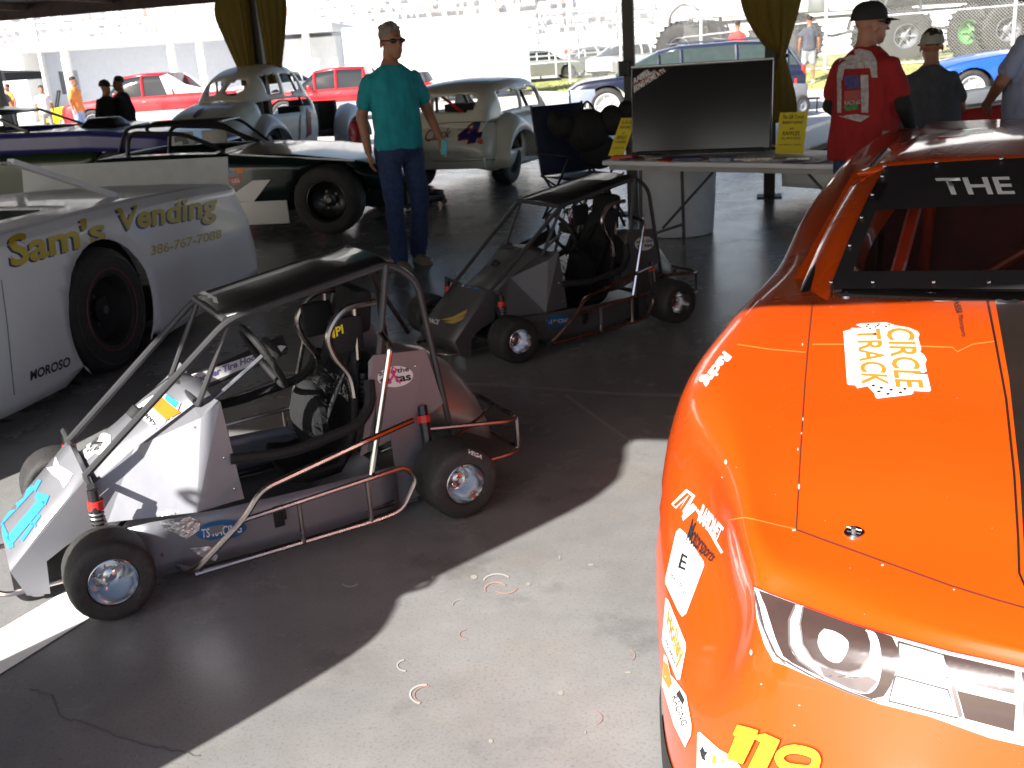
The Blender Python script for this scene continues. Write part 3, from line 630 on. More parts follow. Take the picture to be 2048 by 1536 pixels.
# ================================================================== QUARTER MIDGET KARTS
M_pink = M_alu
M_tail = mat('brushed tail shell', (0.40, 0.37, 0.35), 0.38, 0.6, var=.1, rvar=.08)
M_pad = mat('black padding', (0.012, 0.011, 0.012), 0.8, bump=.4, bscale=90)
M_fuzz = mat('black harness', (0.010, 0.010, 0.011), 0.9, bump=.6, bscale=300)
def kart(label, O, ang, scale=1.0, first=True):
    t = thing('racing_kart', label, 'racing kart', O, ang); t.scale = (scale,) * 3; t['group'] = 'caged midget racing karts'
    P = {}
    def tb(name, pts, r=.011, m=M_tube, rad=.04):
        b = MB(); b.tube(bend(pts, rad), r, 8); return b.obj(name, m, t)
    # wheels
    for (x, y, s, wd, r) in ((1.17, .41, 1, .17, .129), (1.21, -.48, -1, .17, .129), (0, .42, 1, .19, .132), (0, -.43, -1, .19, .132)):
        wheel(t, (x, y, r), (0, s, 0), r, wd, .073, n=28, dish=.7)
    # axles and suspension
    b = MB(); b.cyl((0, -.4, .138), (0, .4, .138), .014, n=10); b.obj('rear_axle', M_alud, t)
    b = MB(); b.cyl((1.17, -.42, .13), (1.17, .36, .13), .012, n=10); b.obj('front_axle', M_blackm, t)
    for s in (-1, 1):
        yy = .30 * s
        b = MB(); b.cyl((1.16, yy, .36), (1.165, yy + .02 * s, .20), .017, n=12); b.obj('shock_body', M_black, t)
        b = MB(); b.cyl((1.158, yy, .325), (1.160, yy, .295), .024, n=14); b.obj('shock_collar', M_sred, t)
        b = MB(); b.tube([(1.163 + .021 * math.cos(a), yy + .01 * s + .021 * math.sin(a), .29 - a * .0022) for a in [k * .5 for k in range(64)]], .0035, 5); b.obj('coil_spring', M_alud, t)
        tb('suspension_arm', [(1.22, .12 * s, .10), (1.18, .34 * s, .13)], .009, M_steel); tb('suspension_arm', [(1.06, .14 * s, .18), (1.16, .34 * s, .19)], .008, M_black)
        tb('shock_mount', [(1.16, .16 * s, .36), (1.165, .31 * s, .375)], .011)
        tb('rear_shock', [(.03, .26 * s, .36), (.04, .31 * s, .18)], .02, M_black); tb('rear_shock_collar', [(.035, .275 * s, .33), (.036, .28 * s, .305)], .026, M_sred)
    # nose
    def sheet(name, pts, m=M_alu, th=.004, k=None):
        b = MB(); b.poly([Vector(p) for p in pts]); return b.obj(name, m, t, smooth=0, solid=th)
    nz = MB(); A, B_, C_ = (1.165, .368), (1.43, .128), (1.40, .035)
    nz.grid([[Vector((x, y, z)) for y in (-.205, -.1, 0, .1, .205)] for x, z in ((1.145, .345), A, (1.30, .252), B_, C_)])
    P['nose'] = nz.obj('nose_panel', M_alu, t, smooth=25, solid=.004)
    prof = [(1.145, .345), A, B_, C_, (1.335, .02), (1.325, .13), (1.26, .165), (1.16, .20)]
    for s in (1, -1):
        o = sheet('nose_side', [(x, s * .207, z) for x, z in prof])
        if s > 0: P['noseL'] = o
    # cowl
    c = MB(); c.grid([[Vector(p) for p in r] for r in ([(1.15, -.17, .325), (1.15, 0, .335), (1.15, .17, .325)], [(1.0, -.16, .415), (1.0, 0, .425), (1.0, .16, .415)], [(.82, -.165, .515), (.81, 0, .535), (.80, .165, .515)], [(.735, -.19, .53), (.735, 0, .55), (.735, .19, .53)])])
    P['cowl'] = c.obj('cowl_panel', M_alu, t, smooth=40, solid=.004)
    for s in (1, -1):
        b = MB(); b.add([(.735, s * .19, .53), (.80, s * .165, .515), (1.0, s * .16, .415), (1.15, s * .17, .325), (.735, s * .285, .545), (.80, s * .27, .50), (.87, s * .315, .205), (.715, s * .315, .21), (1.13, s * .22, .21)],
                        [(0, 1, 5, 4), (1, 2, 5), (2, 6, 5), (2, 3, 8), (2, 8, 6), (4, 5, 6, 7)])
        o = b.obj('cowl_side', M_alu, t, smooth=0, solid=.004)
        if s > 0: P['side'] = o
        # tub side with dents
        rows = []
        for i in range(13):
            x = 1.09 - i * .076; f = i / 12; top = .215 - .03 * f; y0 = .315 + .03 * math.sin(f * 3)
            rows.append([Vector((x, s * (y0 + .006 * math.sin(i * 9.3 + j * 5)*(1 if i < 5 else .3)), .025 + (top - .025) * j / 4)) for j in range(5)])
        b = MB(); b.grid(rows); o = b.obj('tub_side', M_alu, t, smooth=60, solid=.004)
        if s > 0: P['tub'] = o
        sheet('tub_rear_side', [(.17, s * .30, .03), (.05, s * .28, .035), (.03, s * .27, .21), (.05, s * .26, .30), (.17, s * .28, .32)])
        # side wing panel
        o = sheet('rear_side_panel', [(.215, s * .27, .565), (.195, s * .27, .585), (-.012, s * .25, .56), (-.06, s * .25, .345), (.10, s * .275, .285), (.29, s * .285, .24), (.235, s * .28, .42)])
        if s > 0: P['wing'] = o
    b = MB(); b.box((.6, 0, .03), (1.0, .62, .006)); b.obj('floor_pan', M_alud, t)
    # tail shell
    rows = []
    for x, zt, w_, zb in ((.12, .53, .20, .30), (.0, .535, .205, .26), (-.10, .50, .20, .22), (-.19, .43, .19, .18), (-.26, .33, .175, .14), (-.29, .24, .16, .12)):
        rows.append([Vector((x, w_ * math.cos(a) * (1 if abs(math.cos(a)) > 0 else 1), zb + (zt - zb) * (math.sin(a) ** .8 if math.sin(a) > 0 else 0))) for a in [math.pi * k / 14 for k in range(15)]])
    rows.append([Vector((-.285, 0, .14))] * 15)
    b = MB(); b.grid(rows[:-1]); b.poly(rows[-2]); P['tail'] = b.obj('tail_shell', M_tail, t, smooth=60, solid=.004)
    # cage
    for s in (1, -1):
        tb('cage_tube', [(1.165, s * .195, .37), (.655, s * .215, .785), (.07, s * .205, .88), (-.02, s * .21, .80), (-.085, s * .25, .20)], .0125, rad=.05)
        tb('cage_tube', [(.79, s * .20, .52), (.645, s * .21, .785)], .010)
        tb('cage_tube', [(.09, s * .21, .875), (.16, s * .25, .60), (.25, s * .28, .25)], .0125)
        tb('cage_tube', [(.735, s * .30, .35), (.55, s * .335, .335), (.30, s * .33, .37), (.235, s * .30, .42), (.22, s * .27, .50)], .019, M_pad, .06)
        tb('side_rail', [(1.1, s * .31, .05), (.2, s * .32, .05)], .012, M_black)
        # nickel nerf bars
        tb('nerf_bar', [(.96, s * .34, .05), (.93, s * .44, .065), (.755, s * .46, .205), (.69, s * .46, .285), (.30, s * .44, .355), (.12, s * .38, .36)], .0105, M_steel)
        tb('nerf_bar', [(.76, s * .46, .20), (.30, s * .45, .222), (.19, s * .44, .225), (.15, s * .44, .17), (.22, s * .45, .075), (.30, s * .45, .065), (.93, s * .44, .055)], .009, M_steel)
        tb('nerf_stay', [(.575, s * .455, .212), (.575, s * .45, .062)], .0085, M_steel); tb('nerf_stay', [(.335, s * .45, .222), (.335, s * .45, .064)], .0085, M_steel)
        tb('cage_strut', [(.16, s * .28, .66), (.18, s * .40, .645), (.31, s * .43, .225)], .0105, M_chrome, .03)
        tb('bumper_bar', [(.02, s * .27, .27), (-.28, s * .33, .245), (-.335, s * .30, .24), (-.335, 0, .245)], .009, M_steel, .03)
        tb('bumper_bar', [(.0, s * .3, .10), (-.28, s * .33, .115), (-.335, s * .30, .115), (-.335, 0, .115)], .009, M_steel, .03)
        tb('bumper_stay', [(-.335, s * .29, .24), (-.335, s * .29, .115)], .008, M_steel); tb('bumper_stay', [(-.10, s * .24, .2), (-.33, s * .12, .24)], .007, M_steel)
    tb('cage_crossbar', [(.66, -.215, .785), (.66, .215, .785)], .0125); tb('cage_crossbar', [(.07, -.205, .88), (.07, .205, .88)], .0125); tb('cage_crossbar', [(.79, -.2, .525), (.79, .2, .525)], .010)
    tb('rear_brace', [(.07, -.12, .87), (-.12, -.15, .52)], .009, M_black)
    b = MB(); b.grid([[Vector((x, y, z + .012 * (1 - (y / .2) ** 2))) for y in (-.2, -.1, 0, .1, .2)] for x, z in ((.66, .792), (.5, .82), (.25, .86), (.08, .885))]); P['roof'] = b.obj('roof_sheet', M_black, t, smooth=60, solid=.003)
    # front bumper
    tb('front_bumper', [(1.2, -.2, .045), (1.46, -.20, .05), (1.50, -.14, .06), (1.50, .14, .06), (1.46, .20, .05), (1.2, .2, .045)], .009, M_steel)
    # cockpit
    b = MB(); pts = [(.56, -.0, .60)]
    b.tube([(.505 + .055 * math.sin(a), .125 * math.cos(a), .585 + .115 * math.sin(a)) for a in [2 * math.pi * k / 28 for k in range(28)]], .012, 8, closed=True)
    b.obj('steering_wheel', M_pad, t); tb('steering_column', [(.505, 0, .585), (.8, 0, .40)], .009, M_alud)
    b = MB(); b.box((.47, 0, .61), (.03, .10, .07), Matrix.Rotation(.45, 3, 'Y')); P['hubpad'] = b.obj('wheel_hub_pad', M_pad, t, bevel=.012)
    rows = []
    for x, z, w_ in ((.50, .12, .17), (.42, .10, .18), (.32, .11, .19), (.24, .18, .20), (.205, .30, .19), (.18, .45, .18), (.155, .58, .15), (.14, .66, .11)):
        rows.append([Vector((x + .05 * abs(k / 4) ** 2 * (1 if z > .15 else 0), w_ * k / 4, z + .07 * abs(k / 4) ** 3 * (1 if z < .2 else 0))) for k in range(-4, 5)])
    b = MB(); b.grid(rows); b.obj('seat', M_pad, t, smooth=60, solid=.025)
    b = MB(); b.box((.15, 0, .70), (.07, .22, .16), Matrix.Rotation(-.15, 3, 'Y')); P['head'] = b.obj('head_pad', M_pad, t, bevel=.025)
    for s in (1, -1):
        tb('head_restraint', cr([(.12, s * .15, .74), (.24, s * .16, .735), (.31, s * .165, .66), (.30, s * .165, .58), (.255, s * .17, .50), (.25, s * .18, .42)], 4), .012, M_steel)
        tb('head_restraint_stay', [(.20, s * .15, .735), (.215, s * .165, .55)], .009, M_steel)
        b = MB(); b.box((.24, s * .15, .645), (.12, .035, .13)); o = b.obj('side_head_pad', M_pad, t, bevel=.015)
        if s > 0: P['spad'] = o
        b = MB(); b.grid([[Vector(p) + Vector((0, q * .022, 0)) for q in (-1, 1)] for p in cr([(.17, s * .06, .62), (.25, s * .09, .50), (.33, s * .10, .36), (.36, s * .05, .24), (.38, 0, .20)], 4)]); b.obj('harness_strap', M_fuzz, t, solid=.006)
    rr = random.Random(3); b = MB()   # fleece seat cover, stays one soft mass
    for k in range(520):
        a = rr.uniform(0, 6.28); h = rr.uniform(0, 1); c0 = Vector((.40 - .12 * h + rr.gauss(0, .02), rr.gauss(0, .07), .24 + .26 * h)); d = Vector((rr.uniform(.2, 1), rr.uniform(-1, 1), rr.uniform(-.3, 1))).normalized() * rr.uniform(.03, .055); q = Vector((0, .006, .002))
        b.add([c0 - q, c0 + q, c0 + d], [(0, 1, 2)])
    b.ell((.36, 0, .33), (.07, .12, .13)); o = b.obj('fleece_cover', M_fuzz, t, smooth=0); o['kind'] = 'stuff'
    b = MB(); b.bar((.735, -.31, .44), (.33, -.31, .535), .012, .06); P['tape'] = b.obj('side_board', M_blackm, t, smooth=0)
    tb('side_board_rail', [(.735, -.31, .41), (.33, -.31, .50)], .011)
    # engine on the right rear
    b = MB(); b.box((.10, -.13, .22), (.20, .20, .16)); b.cyl((.10, -.13, .3), (.10, -.13, .42), .055, n=16)
    for k in range(5): b.cyl((.10, -.13, .31 + k * .02), (.10, -.13, .317 + k * .02), .072, n=16)
    b.cyl((.10, -.25, .24), (.10, -.29, .24), .075, n=20); b.obj('engine', M_alud, t, bevel=.006)
    tb('exhaust_pipe', [(.16, -.13, .3), (.22, -.24, .3), (.1, -.33, .28), (-.15, -.33, .3)], .017, M_steel)
    b = MB(); b.box((.62, .349, .13), (.035, .006, .075)); b.box((.60, .353, .14), (.01, .008, .05)); b.obj('latch_plate', M_blackm, t, bevel=.004)
    b = MB()
    for (x, y, z) in ((.82, .262, .47), (.755, .30, .36), (.74, .31, .25), (.05, .285, .52), (.24, .30, .30), (.9, .356, .17), (.45, .352, .17), (.3, .35, .15), (1.0, .33, .1)): b.ell((x, y, z), .0055, 8, 5)
    b.obj('rivets', M_chrome, t)['kind'] = 'stuff'
    b = MB(); b.cyl((.96, -.07, .44), (.93, -.07, .465), .03, n=16); b.box((.90, .02, .455), (.1, .06, .012), Matrix.Rotation(.5, 3, 'Y')); b.obj('hood_scoop', M_blackm, t, bevel=.004)
    return t, P
F1 = Vector((-.8784568, -.47782177, 0)); a1 = math.atan2(F1.y, F1.x)
k1, P1 = kart('silver caged racing kart in the foreground with blue number 11 on its nose', (-.42693869, 3.72627908, 0), a1)
F2 = Vector((-.84388756, -.53652008, 0)); a2 = math.atan2(F2.y, F2.x)
k2, P2 = kart('grey caged racing kart farther back in the shade beside the white drum', (.7359 , 6.065, 0), a2, .93)
M_alu_shade = mat('shaded aluminium sheet', (0.115, 0.112, 0.115), 0.5, 0.35, var=.08, scale=4, bump=.25, bscale=6)  # kart aluminium again, darkened so its colour carries the shade under the roof
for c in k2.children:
    if c.type == 'MESH' and c.data.materials and c.data.materials[0] == M_alu: c.data.materials[0] = M_alu_shade
def KD(k, P, keys, name, m, polys=(), texts=(), strokes=(), off=.002): return decal(name, m, k, tree_of([P[q] for q in keys]), polys, texts, off, 14, strokes=strokes)
# front kart prints
KD(k1, P1, ['nose'], 'race_number', M_sblue, [[(48, 960), (58, 950), (84, 962), (72, 984)], [(70, 996), (76, 984), (100, 992), (92, 1012)]], strokes=[([(-14, 1056), (66, 970)], 20), ([(20, 1082), (86, 1002)], 18), ([(0, 1046), (24, 1096)], 12), ([(44, 1082), (80, 1030)], 7), ([(62, 1046), (84, 1060)], 5)], off=.0025)
KD(k1, P1, ['nose'], 'sticker', M_sw, [[(98, 915), (112, 914), (120, 932), (132, 938), (146, 948), (140, 962), (128, 976), (120, 960), (104, 948), (94, 936)]])
KD(k1, P1, ['cowl'], 'sticker', M_sw, [[(158, 884), (176, 876), (190, 862), (196, 848), (204, 862), (222, 872), (222, 892), (206, 910), (190, 908), (176, 920), (160, 906)], [(276, 812), (292, 800), (306, 792), (330, 788), (362, 806), (356, 822), (322, 868), (310, 860), (272, 826)]], off=.0025)
KD(k1, P1, ['cowl'], 'sticker_print', M_sor, [[(312, 800), (326, 796), (362, 826), (348, 846), (334, 842), (306, 816)], [(188, 868), (196, 870), (192, 888), (184, 884)]], off=.0035)
KD(k1, P1, ['cowl'], 'sticker_print', M_sblue, [[(334, 790), (360, 806), (352, 818), (330, 800)], [(166, 882), (176, 888), (172, 900), (162, 894)]], off=.004)
KD(k1, P1, ['cowl'], 'sticker_print', M_sk, texts=[('Snappy', [(276, 822), (312, 858), (318, 848), (284, 812)], .02, .2), ('Performance', [(170, 908), (198, 902), (214, 876), (196, 872)], .02, .2)], off=.0045)
KD(k1, P1, ['tub'], 'oval_sticker', mat('dark blue print', (.02, .12, .3), .4), [circ(442, 1060, 51, 20, 28, -.12)])
KD(k1, P1, ['tub'], 'sticker_print', M_sw, texts=[('TS RACING', [(404, 1076), (484, 1064), (482, 1046), (402, 1058)], .01, .1)], off=.003)
KD(k1, P1, ['tub', 'side'], 'sunlit_crumple', mat('sunlit crumpled metal', (.75, .74, .72), .35, .8, bump=.8, bscale=60), [[(312, 1026), (345, 1018), (372, 1030), (400, 1042), (398, 1060), (372, 1078), (352, 1066), (330, 1058), (318, 1044)], [(380, 1096), (420, 1092), (436, 1112), (430, 1122), (400, 1112)]], off=.0025)  # bump makes the crumple, pale colour paints the sunlit patches on it
KD(k1, P1, ['wing'], 'oval_sticker', M_sw, [circ(790, 753, 36, 21, 28, -.1)])
KD(k1, P1, ['wing'], 'sticker_print', M_sk, texts=[('save the', [(757, 752), (818, 742), (816, 732), (758, 741)], .02, 0), ('ta tas', [(760, 770), (822, 760), (820, 746), (758, 756)], .03, 0)], off=.003)
KD(k1, P1, ['wing'], 'ribbon_print', mat('pink print', (.75, .05, .25), .4), strokes=[([(776, 768), (786, 750), (792, 738), (784, 734), (782, 744), (800, 766)], 4)], off=.0035)
KD(k1, P1, ['tape'], 'tape_strip', M_sw, [[(360, 790), (380, 752), (560, 690), (572, 692), (560, 706), (450, 752)]], off=.003)
KD(k1, P1, ['tape'], 'tape_print', mat('violet print', (.16, .14, .35), .4), texts=[('Hoosier Tire Hoosier', [(382, 770), (540, 708), (536, 696), (380, 757)], .03, .2)], off=.004)
KD(k1, P1, ['hubpad', 'head', 'spad'], 'yellow_lettering', M_syel, texts=[('MPI', [(656, 682), (690, 664), (684, 648), (650, 664)], .03, .2), ('KIRKEY', [(570, 662), (640, 684), (640, 668), (574, 648)], .03, 0)], off=.003)
KD(k1, P1, ['roof'], 'sticker', M_sw, [[(400, 596), (410, 590), (436, 604), (440, 616), (430, 622), (400, 606)]], off=.016)
# far kart prints
KD(k2, P2, ['nose', 'noseL'], 'sticker_print', mat('gold print', (.5, .35, .08), .4), [[(880, 640), (906, 634), (936, 619), (932, 628), (908, 642)], [(888, 645), (912, 640), (932, 630), (926, 640), (908, 648)]], off=.0025)
KD(k2, P2, ['nose'], 'sticker_print', M_sblue, [[(928, 564), (962, 570), (960, 579), (930, 574)]]); KD(k2, P2, ['nose'], 'sticker_print', M_sw, texts=[('TS', [(916, 572), (928, 574), (930, 564), (918, 562)], .02, 0), ('RACE', [(854, 644), (878, 650), (880, 640), (858, 636)], .02, .2)])
KD(k2, P2, ['tub'], 'oval_sticker', mat('dark blue print', (.02, .12, .3), .4), [circ(1116, 642, 26, 13, 24, -.1)])
KD(k2, P2, ['tub'], 'sticker_print', M_sw, texts=[('TS RACING', [(1096, 648), (1138, 644), (1136, 636), (1095, 640)], .01, .1)], off=.003)
KD(k2, P2, ['wing'], 'oval_sticker', M_sw, [circ(1288, 487, 19, 14, 24, -.1)])
KD(k2, P2, ['wing'], 'sticker_print', M_sk, texts=[('save the', [(1272, 487), (1304, 484), (1303, 477), (1272, 480)], .02, 0), ('ta tas', [(1273, 496), (1304, 493), (1303, 486), (1273, 489)], .03, 0)], off=.003)
TY = [c for w_ in k1.children if w_.name.startswith('wheel') for c in w_.children if c.name.startswith('tyre')]
decal('tyre_lettering', M_sw, k1, tree_of(TY), (), [('VEGA', [(934, 906), (963, 918), (966, 911), (937, 899)], .02, 0)], .001, 6)
# ================================================================== SALE TABLE, TV, DRUM, CHAIR
M_tbl = mat('white plastic table', (0.62, 0.63, 0.66), .45, var=.04)
tA = G(1203, 322, .74); tB = G(1790, 331, .74); td = (tB - tA).normalized(); tn_ = Vector((-td.y, td.x, 0)); tn_ = tn_ if tn_.y > 0 else -tn_
TL = (tB - tA).length; TW = .74
def tp(a, b, z): return tA * 1 + td * a + tn_ * b + Vector((0, 0, z - .74))
ta = math.atan2(td.y, td.x)
tab = thing('folding_table', 'long white plastic folding table holding the television and leaflets', 'table', (tA.x, tA.y, 0), ta)
b = MB(); b.box((TL / 2, TW / 2, .725), (TL, TW, .035)); b.obj('tabletop', M_tbl, tab, bevel=.01)
b = MB(); b.box((TL / 2, .03, .695), (TL - .1, .02, .04)); b.obj('apron', M_grey, tab)
for x in (.28, TL - .28):
    b = MB(); b.tube(bend([(x, .08, .70), (x, .06, .02), (x, .06, .012)], .01), .013, 8); b.obj('leg', M_dgrey, tab)
    b = MB(); b.tube(bend([(x, TW - .08, .70), (x, TW - .06, .02), (x, TW - .06, .012)], .01), .013, 8); b.obj('leg', M_dgrey, tab)
    b = MB(); b.tube([(x, .06, .18), (x, TW - .06, .18)], .011, 8); b.obj('crossbar', M_dgrey, tab)
    sg = 1 if x < 1 else -1
    b = MB(); b.tube([(x, TW / 2, .20), (x + sg * .5, TW / 2, .70)], .010, 8); b.obj('brace', M_dgrey, tab)
# television
v0 = G(1262, 300, .79); v1 = G(1542, 290, .79); vd = (v1 - v0).normalized(); va = math.atan2(vd.y, vd.x); VW = (v1 - v0).length
tv = thing('television', 'large flat television lying back on the sale table, screen dark', 'television', ((v0.x + v1.x) / 2, (v0.y + v1.y) / 2, .755), va)
VH = .62
lean = Matrix.Rotation(-.165, 3, 'X')
def V(x, y, z): return lean @ Vector((x, y, z))
M_scr = mat('glossy dark screen', (0.006, 0.006, 0.006), .16, var=.1, spec=.5)
b = MB(); b.box(V(0, .03, VH / 2), (VW, .06, VH), lean); b.obj('housing', M_black, tv, bevel=.008)
b = MB(); b.box(V(0, -.004, VH / 2 + .005), (VW - .024, .006, VH - .03), lean); tvs = b.obj('screen', M_scr, tv, smooth=0)
b = MB(); b.box(V(0, -.002, VH + .004), (VW, .05, .014), lean); b.obj('top_bezel', mat('silver bezel', (.5, .52, .55), .3, .5), tv, bevel=.004)
b = MB(); b.box((0, .03, .012), (VW * .9, .22, .024)); b.obj('stand', M_blackm, tv, bevel=.006)
TB = tree_of([tvs])
decal('corner_label', mat('pale print', (.34, .31, .33), .4), tv, TB, [[(1264, 134), (1335, 132), (1264, 188)]], off=.002)
decal('corner_label', mat('dark red print', (.25, .03, .03), .4), tv, TB, [[(1265, 134), (1320, 132), (1300, 140), (1266, 158)], [(1266, 168), (1338, 134), (1344, 135), (1266, 176)]], off=.003)
decal('corner_label_word', M_sw, tv, TB, (), [('BRING HOME A TV', [(1268, 186), (1334, 143), (1326, 136), (1268, 172)], .02, 0), ('RAFFLE', [(1268, 168), (1304, 146), (1296, 139), (1268, 157)], .02, 0)], .0035)
# yellow signs
def sign(label, q0, q1, z0, h, lines, lean_=.08, skew=0.0):
    a = G(*q0, z0); c = G(*q1, z0); d = (c - a).normalized(); wd = (c - a).length
    t = thing('notice', label, 'notice', (a.x, a.y, .745), math.atan2(d.y, d.x), 'yellow printed notices on the sale table')
    M_y = mat('yellow card', (0.62, 0.50, 0.01), .6, var=.04)
    b = MB(); b.add([(0, 0, 0), (wd, 0, 0), (wd + skew, lean_, h), (skew, lean_, h), (0, .004, 0), (wd, .004, 0), (wd + skew, lean_ + .004, h), (skew, lean_ + .004, h)], [(0, 1, 2, 3), (7, 6, 5, 4), (0, 4, 5, 1), (1, 5, 6, 2), (2, 6, 7, 3), (3, 7, 4, 0)]); b.obj('card', M_y, t, smooth=0)
    for f0, f1, x0, x1, s_ in lines:
        def c_(x, f): return Vector((wd * x + skew * f, lean_ * f - .0025, h * f))
        text3d('lettering', s_, [c_(x0, f0), c_(x1, f0), c_(x1, f1), c_(x0, f1)], M_sk, t, bold=.01)
    return t
LN = [(.84, .94, .12, .9, 'The Gift Corner'), (.72, .79, .15, .85, 'BENEFIT RAFFLE'), (.58, .63, .42, .58, 'at'), (.44, .54, .2, .8, 'RAFFLES'), (.34, .40, .15, .85, 'ALL PROCEEDS'), (.2, .24, .1, .9, 'see table for details')]
sign('yellow notice with black lettering at the right end of the television', (1550, 307), (1606, 307), .745, .27, LN)
sign('yellow notice leaning sideways at the left end of the sale table', (1216, 312), (1246, 312), .745, .27, LN, skew=.08)
# leaflets and small goods on the table
rr = random.Random(21)
cols = [(.6, .04, .02), (.7, .7, .72), (.05, .05, .12), (.4, .12, .05), (.55, .5, .45), (.1, .1, .1), (.45, .05, .1), (.2, .22, .3)]
for i in range(30):
    a_ = .12 + (TL - .55) * i / 30 + rr.uniform(-.03, .03); bb = rr.uniform(.04, .2); p = tp(a_, bb, .7455 + .0012 * (i % 6) )
    b = MB(); b.box((0, 0, 0), (rr.uniform(.12, .2), rr.uniform(.08, .13), .0011 + (.02 if i % 5 == 0 else .004 * (i % 3))))
    o = b.obj('leaflet', mat('leaflet %d' % (i % 8), cols[i % 8], .5, var=.4, scale=40), None, smooth=0); o.location = p + Vector((0, 0, .006 if i % 5 == 0 else 0)); o.rotation_euler = (0, 0, rr.uniform(-1, 1))
    tag(o, 'small printed leaflet scattered in front of the television on the sale table', 'leaflet', 'leaflets scattered on the sale table')
p = G(1530, 300, .75); t = thing('toy_car', 'yellow and orange toy car on the table beside the yellow notice', 'toy', (p.x, p.y, .746), .4)
b = MB(); b.prism([(-.07, -.03, .012), (.07, -.03, .012), (.075, -.03, .03), (.03, -.03, .04), (.01, -.03, .062), (-.035, -.03, .062), (-.05, -.03, .04), (-.07, -.03, .036)], (0, .06, 0)); b.obj('body', mat('toy yellow', (.8, .45, .02), .3), t, bevel=.004)
for x in (-.042, .045):
    for y in (-.034, .034):
        b = MB(); b.cyl((x, y - .008, .014), (x, y + .008, .014), .014, n=12); b.obj('wheel', M_rubber, t)
p = G(1352, 296, .745); b = MB(); b.lathe([(0, 0), (.035, 0), (.04, .01), (.038, .09), (.03, .1), (.03, .12), (0, .12)], n=16)
o = b.obj('roll_of_tickets', mat('ticket red', (.4, .05, .04), .6), None); o.location = (p.x, p.y, .748); o.rotation_euler = (0, 0, 0); tag(o, 'stubby red roll of tickets standing below the television', 'ticket roll')
# white drum under the table
b = MB(); b.lathe([(0, .02), (.27, 0), (.285, .01), (.30, .25), (.315, .60), (.325, .74), (.335, .755), (.33, .77), (.31, .765), (.30, .70), (0, .69)], n=48)
p = G(1366, 478, 0); t = thing('trash_drum', 'round white plastic drum standing behind the sale table', 'trash can', (p.x + .02, p.y + .30, 0))
M_drum = mat('milky white plastic', (0.55, 0.56, 0.60), .4, var=.06)
b.obj('barrel', M_drum, t, smooth=50); b = MB(); b.tube([(.333 * math.cos(a), .333 * math.sin(a), .757) for a in [2 * math.pi * k / 40 for k in range(40)]], .012, 8, closed=True); b.obj('rim', M_drum, t)
# folding chair left of the table
ch = thing('camping_chair', 'black folding camping chair with a blue seat left of the sale table', 'folding chair', (.78, 9.6, 0), .5)
M_fab = mat('navy canvas', (.012, .018, .05), .85, bump=.4, bscale=200)
b = MB(); b.grid([[Vector((x, y, .42 - .03 * math.cos(x * 5))) for x in (-.26, -.13, 0, .13, .26)] for y in (-.25, 0, .25)]); b.obj('seat', M_fab, ch, solid=.01)
b = MB(); b.grid([[Vector((x, .24 + z * .14 - .03 * math.cos(x * 4), .42 + z * .62)) for x in (-.28, -.14, 0, .14, .28)] for z in (0, .25, .5, .75, 1)]); b.obj('backrest', M_fab, ch, solid=.01)
for s in (-1, 1):
    b = MB(); b.tube([(s * .28, -.27, .02), (s * .28, .25, .44), (s * .28, .38, 1.05)], .012, 8); b.obj('leg', M_black, ch)
    b = MB(); b.tube([(s * .28, .27, .02), (s * .28, -.25, .62)], .012, 8); b.obj('leg', M_black, ch)
    b = MB(); b.box((s * .30, -.02, .63), (.08, .5, .02)); b.obj('armrest', M_fab, ch, bevel=.008)
for s in (-1, 1):
    b = MB(); b.tube([(-.28, s * .27, .02), (.28, s * .27, .42)], .01, 8); b.tube([(.28, s * .27, .02), (-.28, s * .27, .42)], .01, 8); b.obj('cross_brace', M_black, ch)
b = MB(); b.ell((0, 0, 0), (.2, .14, .2), 16, 10); b.ell((.22, .0, .08), (.12, .12, .14)); b.ell((-.22, 0, .06), (.12, .11, .12)); b.ell((.36, 0, .15), (.09, .09, .1)); b.ell((.1, .05, -.2), (.18, .12, .16)); b.ell((-.3, 0, .1), (.07, .08, .1)); b.tube(cr([(-.1, 0, .12), (0, 0, .26), (.1, 0, .12)], 6), .012, 6)
o = b.obj('duffel_bag', M_pad, None, smooth=60); o.location = (.86, 9.66, .80); tag(o, 'black bag heaped on the folding camping chair', 'bag')

# ================================================================== VENDING LATE MODEL (left)
def holed(name, rows, hole, m, parent, smooth=50, solid=.01, closed=False, label=None, arcs=()):
    b = MB(); b.grid(rows, closed); b.f = [f for f in b.f if not hole(sum((b.v[i] for i in f), Vector()) / len(f))]; b.mi = [0] * len(b.f)
    snap(b, arcs)
    return b.obj(name, m, parent, smooth=smooth, solid=solid, label=label)
def snap(b, arcs):
    if not arcs: return
    from collections import Counter
    ec = Counter(tuple(sorted((f[i], f[(i + 1) % len(f)]))) for f in b.f for i in range(len(f)))
    for v in {i for e, n in ec.items() if n == 1 for i in e}:
        p = b.v[v]
        for cx, cz, r in arcs:
            d = math.hypot(p.x - cx, p.z - cz)
            if r * .55 < d < r * 1.3 and p.z > cz - r * .72: p.x = cx + (p.x - cx) * r / d; p.z = cz + (p.z - cz) * r / d
def rowpts(a, b_, n): return [Vector(a).lerp(Vector(b_), k / n) for k in range(n + 1)]
def subdiv(rows, n): # insert rows
    out = []
    for r, s in zip(rows, rows[1:]):
        for k in range(n): out.append([p.lerp(q, k / n) for p, q in zip(r, s)])
    return out + [rows[-1]]
def subcol(rows, n): return [[p for a, b_ in zip(r, r[1:]) for p in [a.lerp(b_, k / n) for k in range(n)]] + [r[-1]] for r in rows]
def arch(cx, cz, r): return lambda p: (p.x - cx) ** 2 + (p.z - cz) ** 2 < r * r and p.z < cz + r
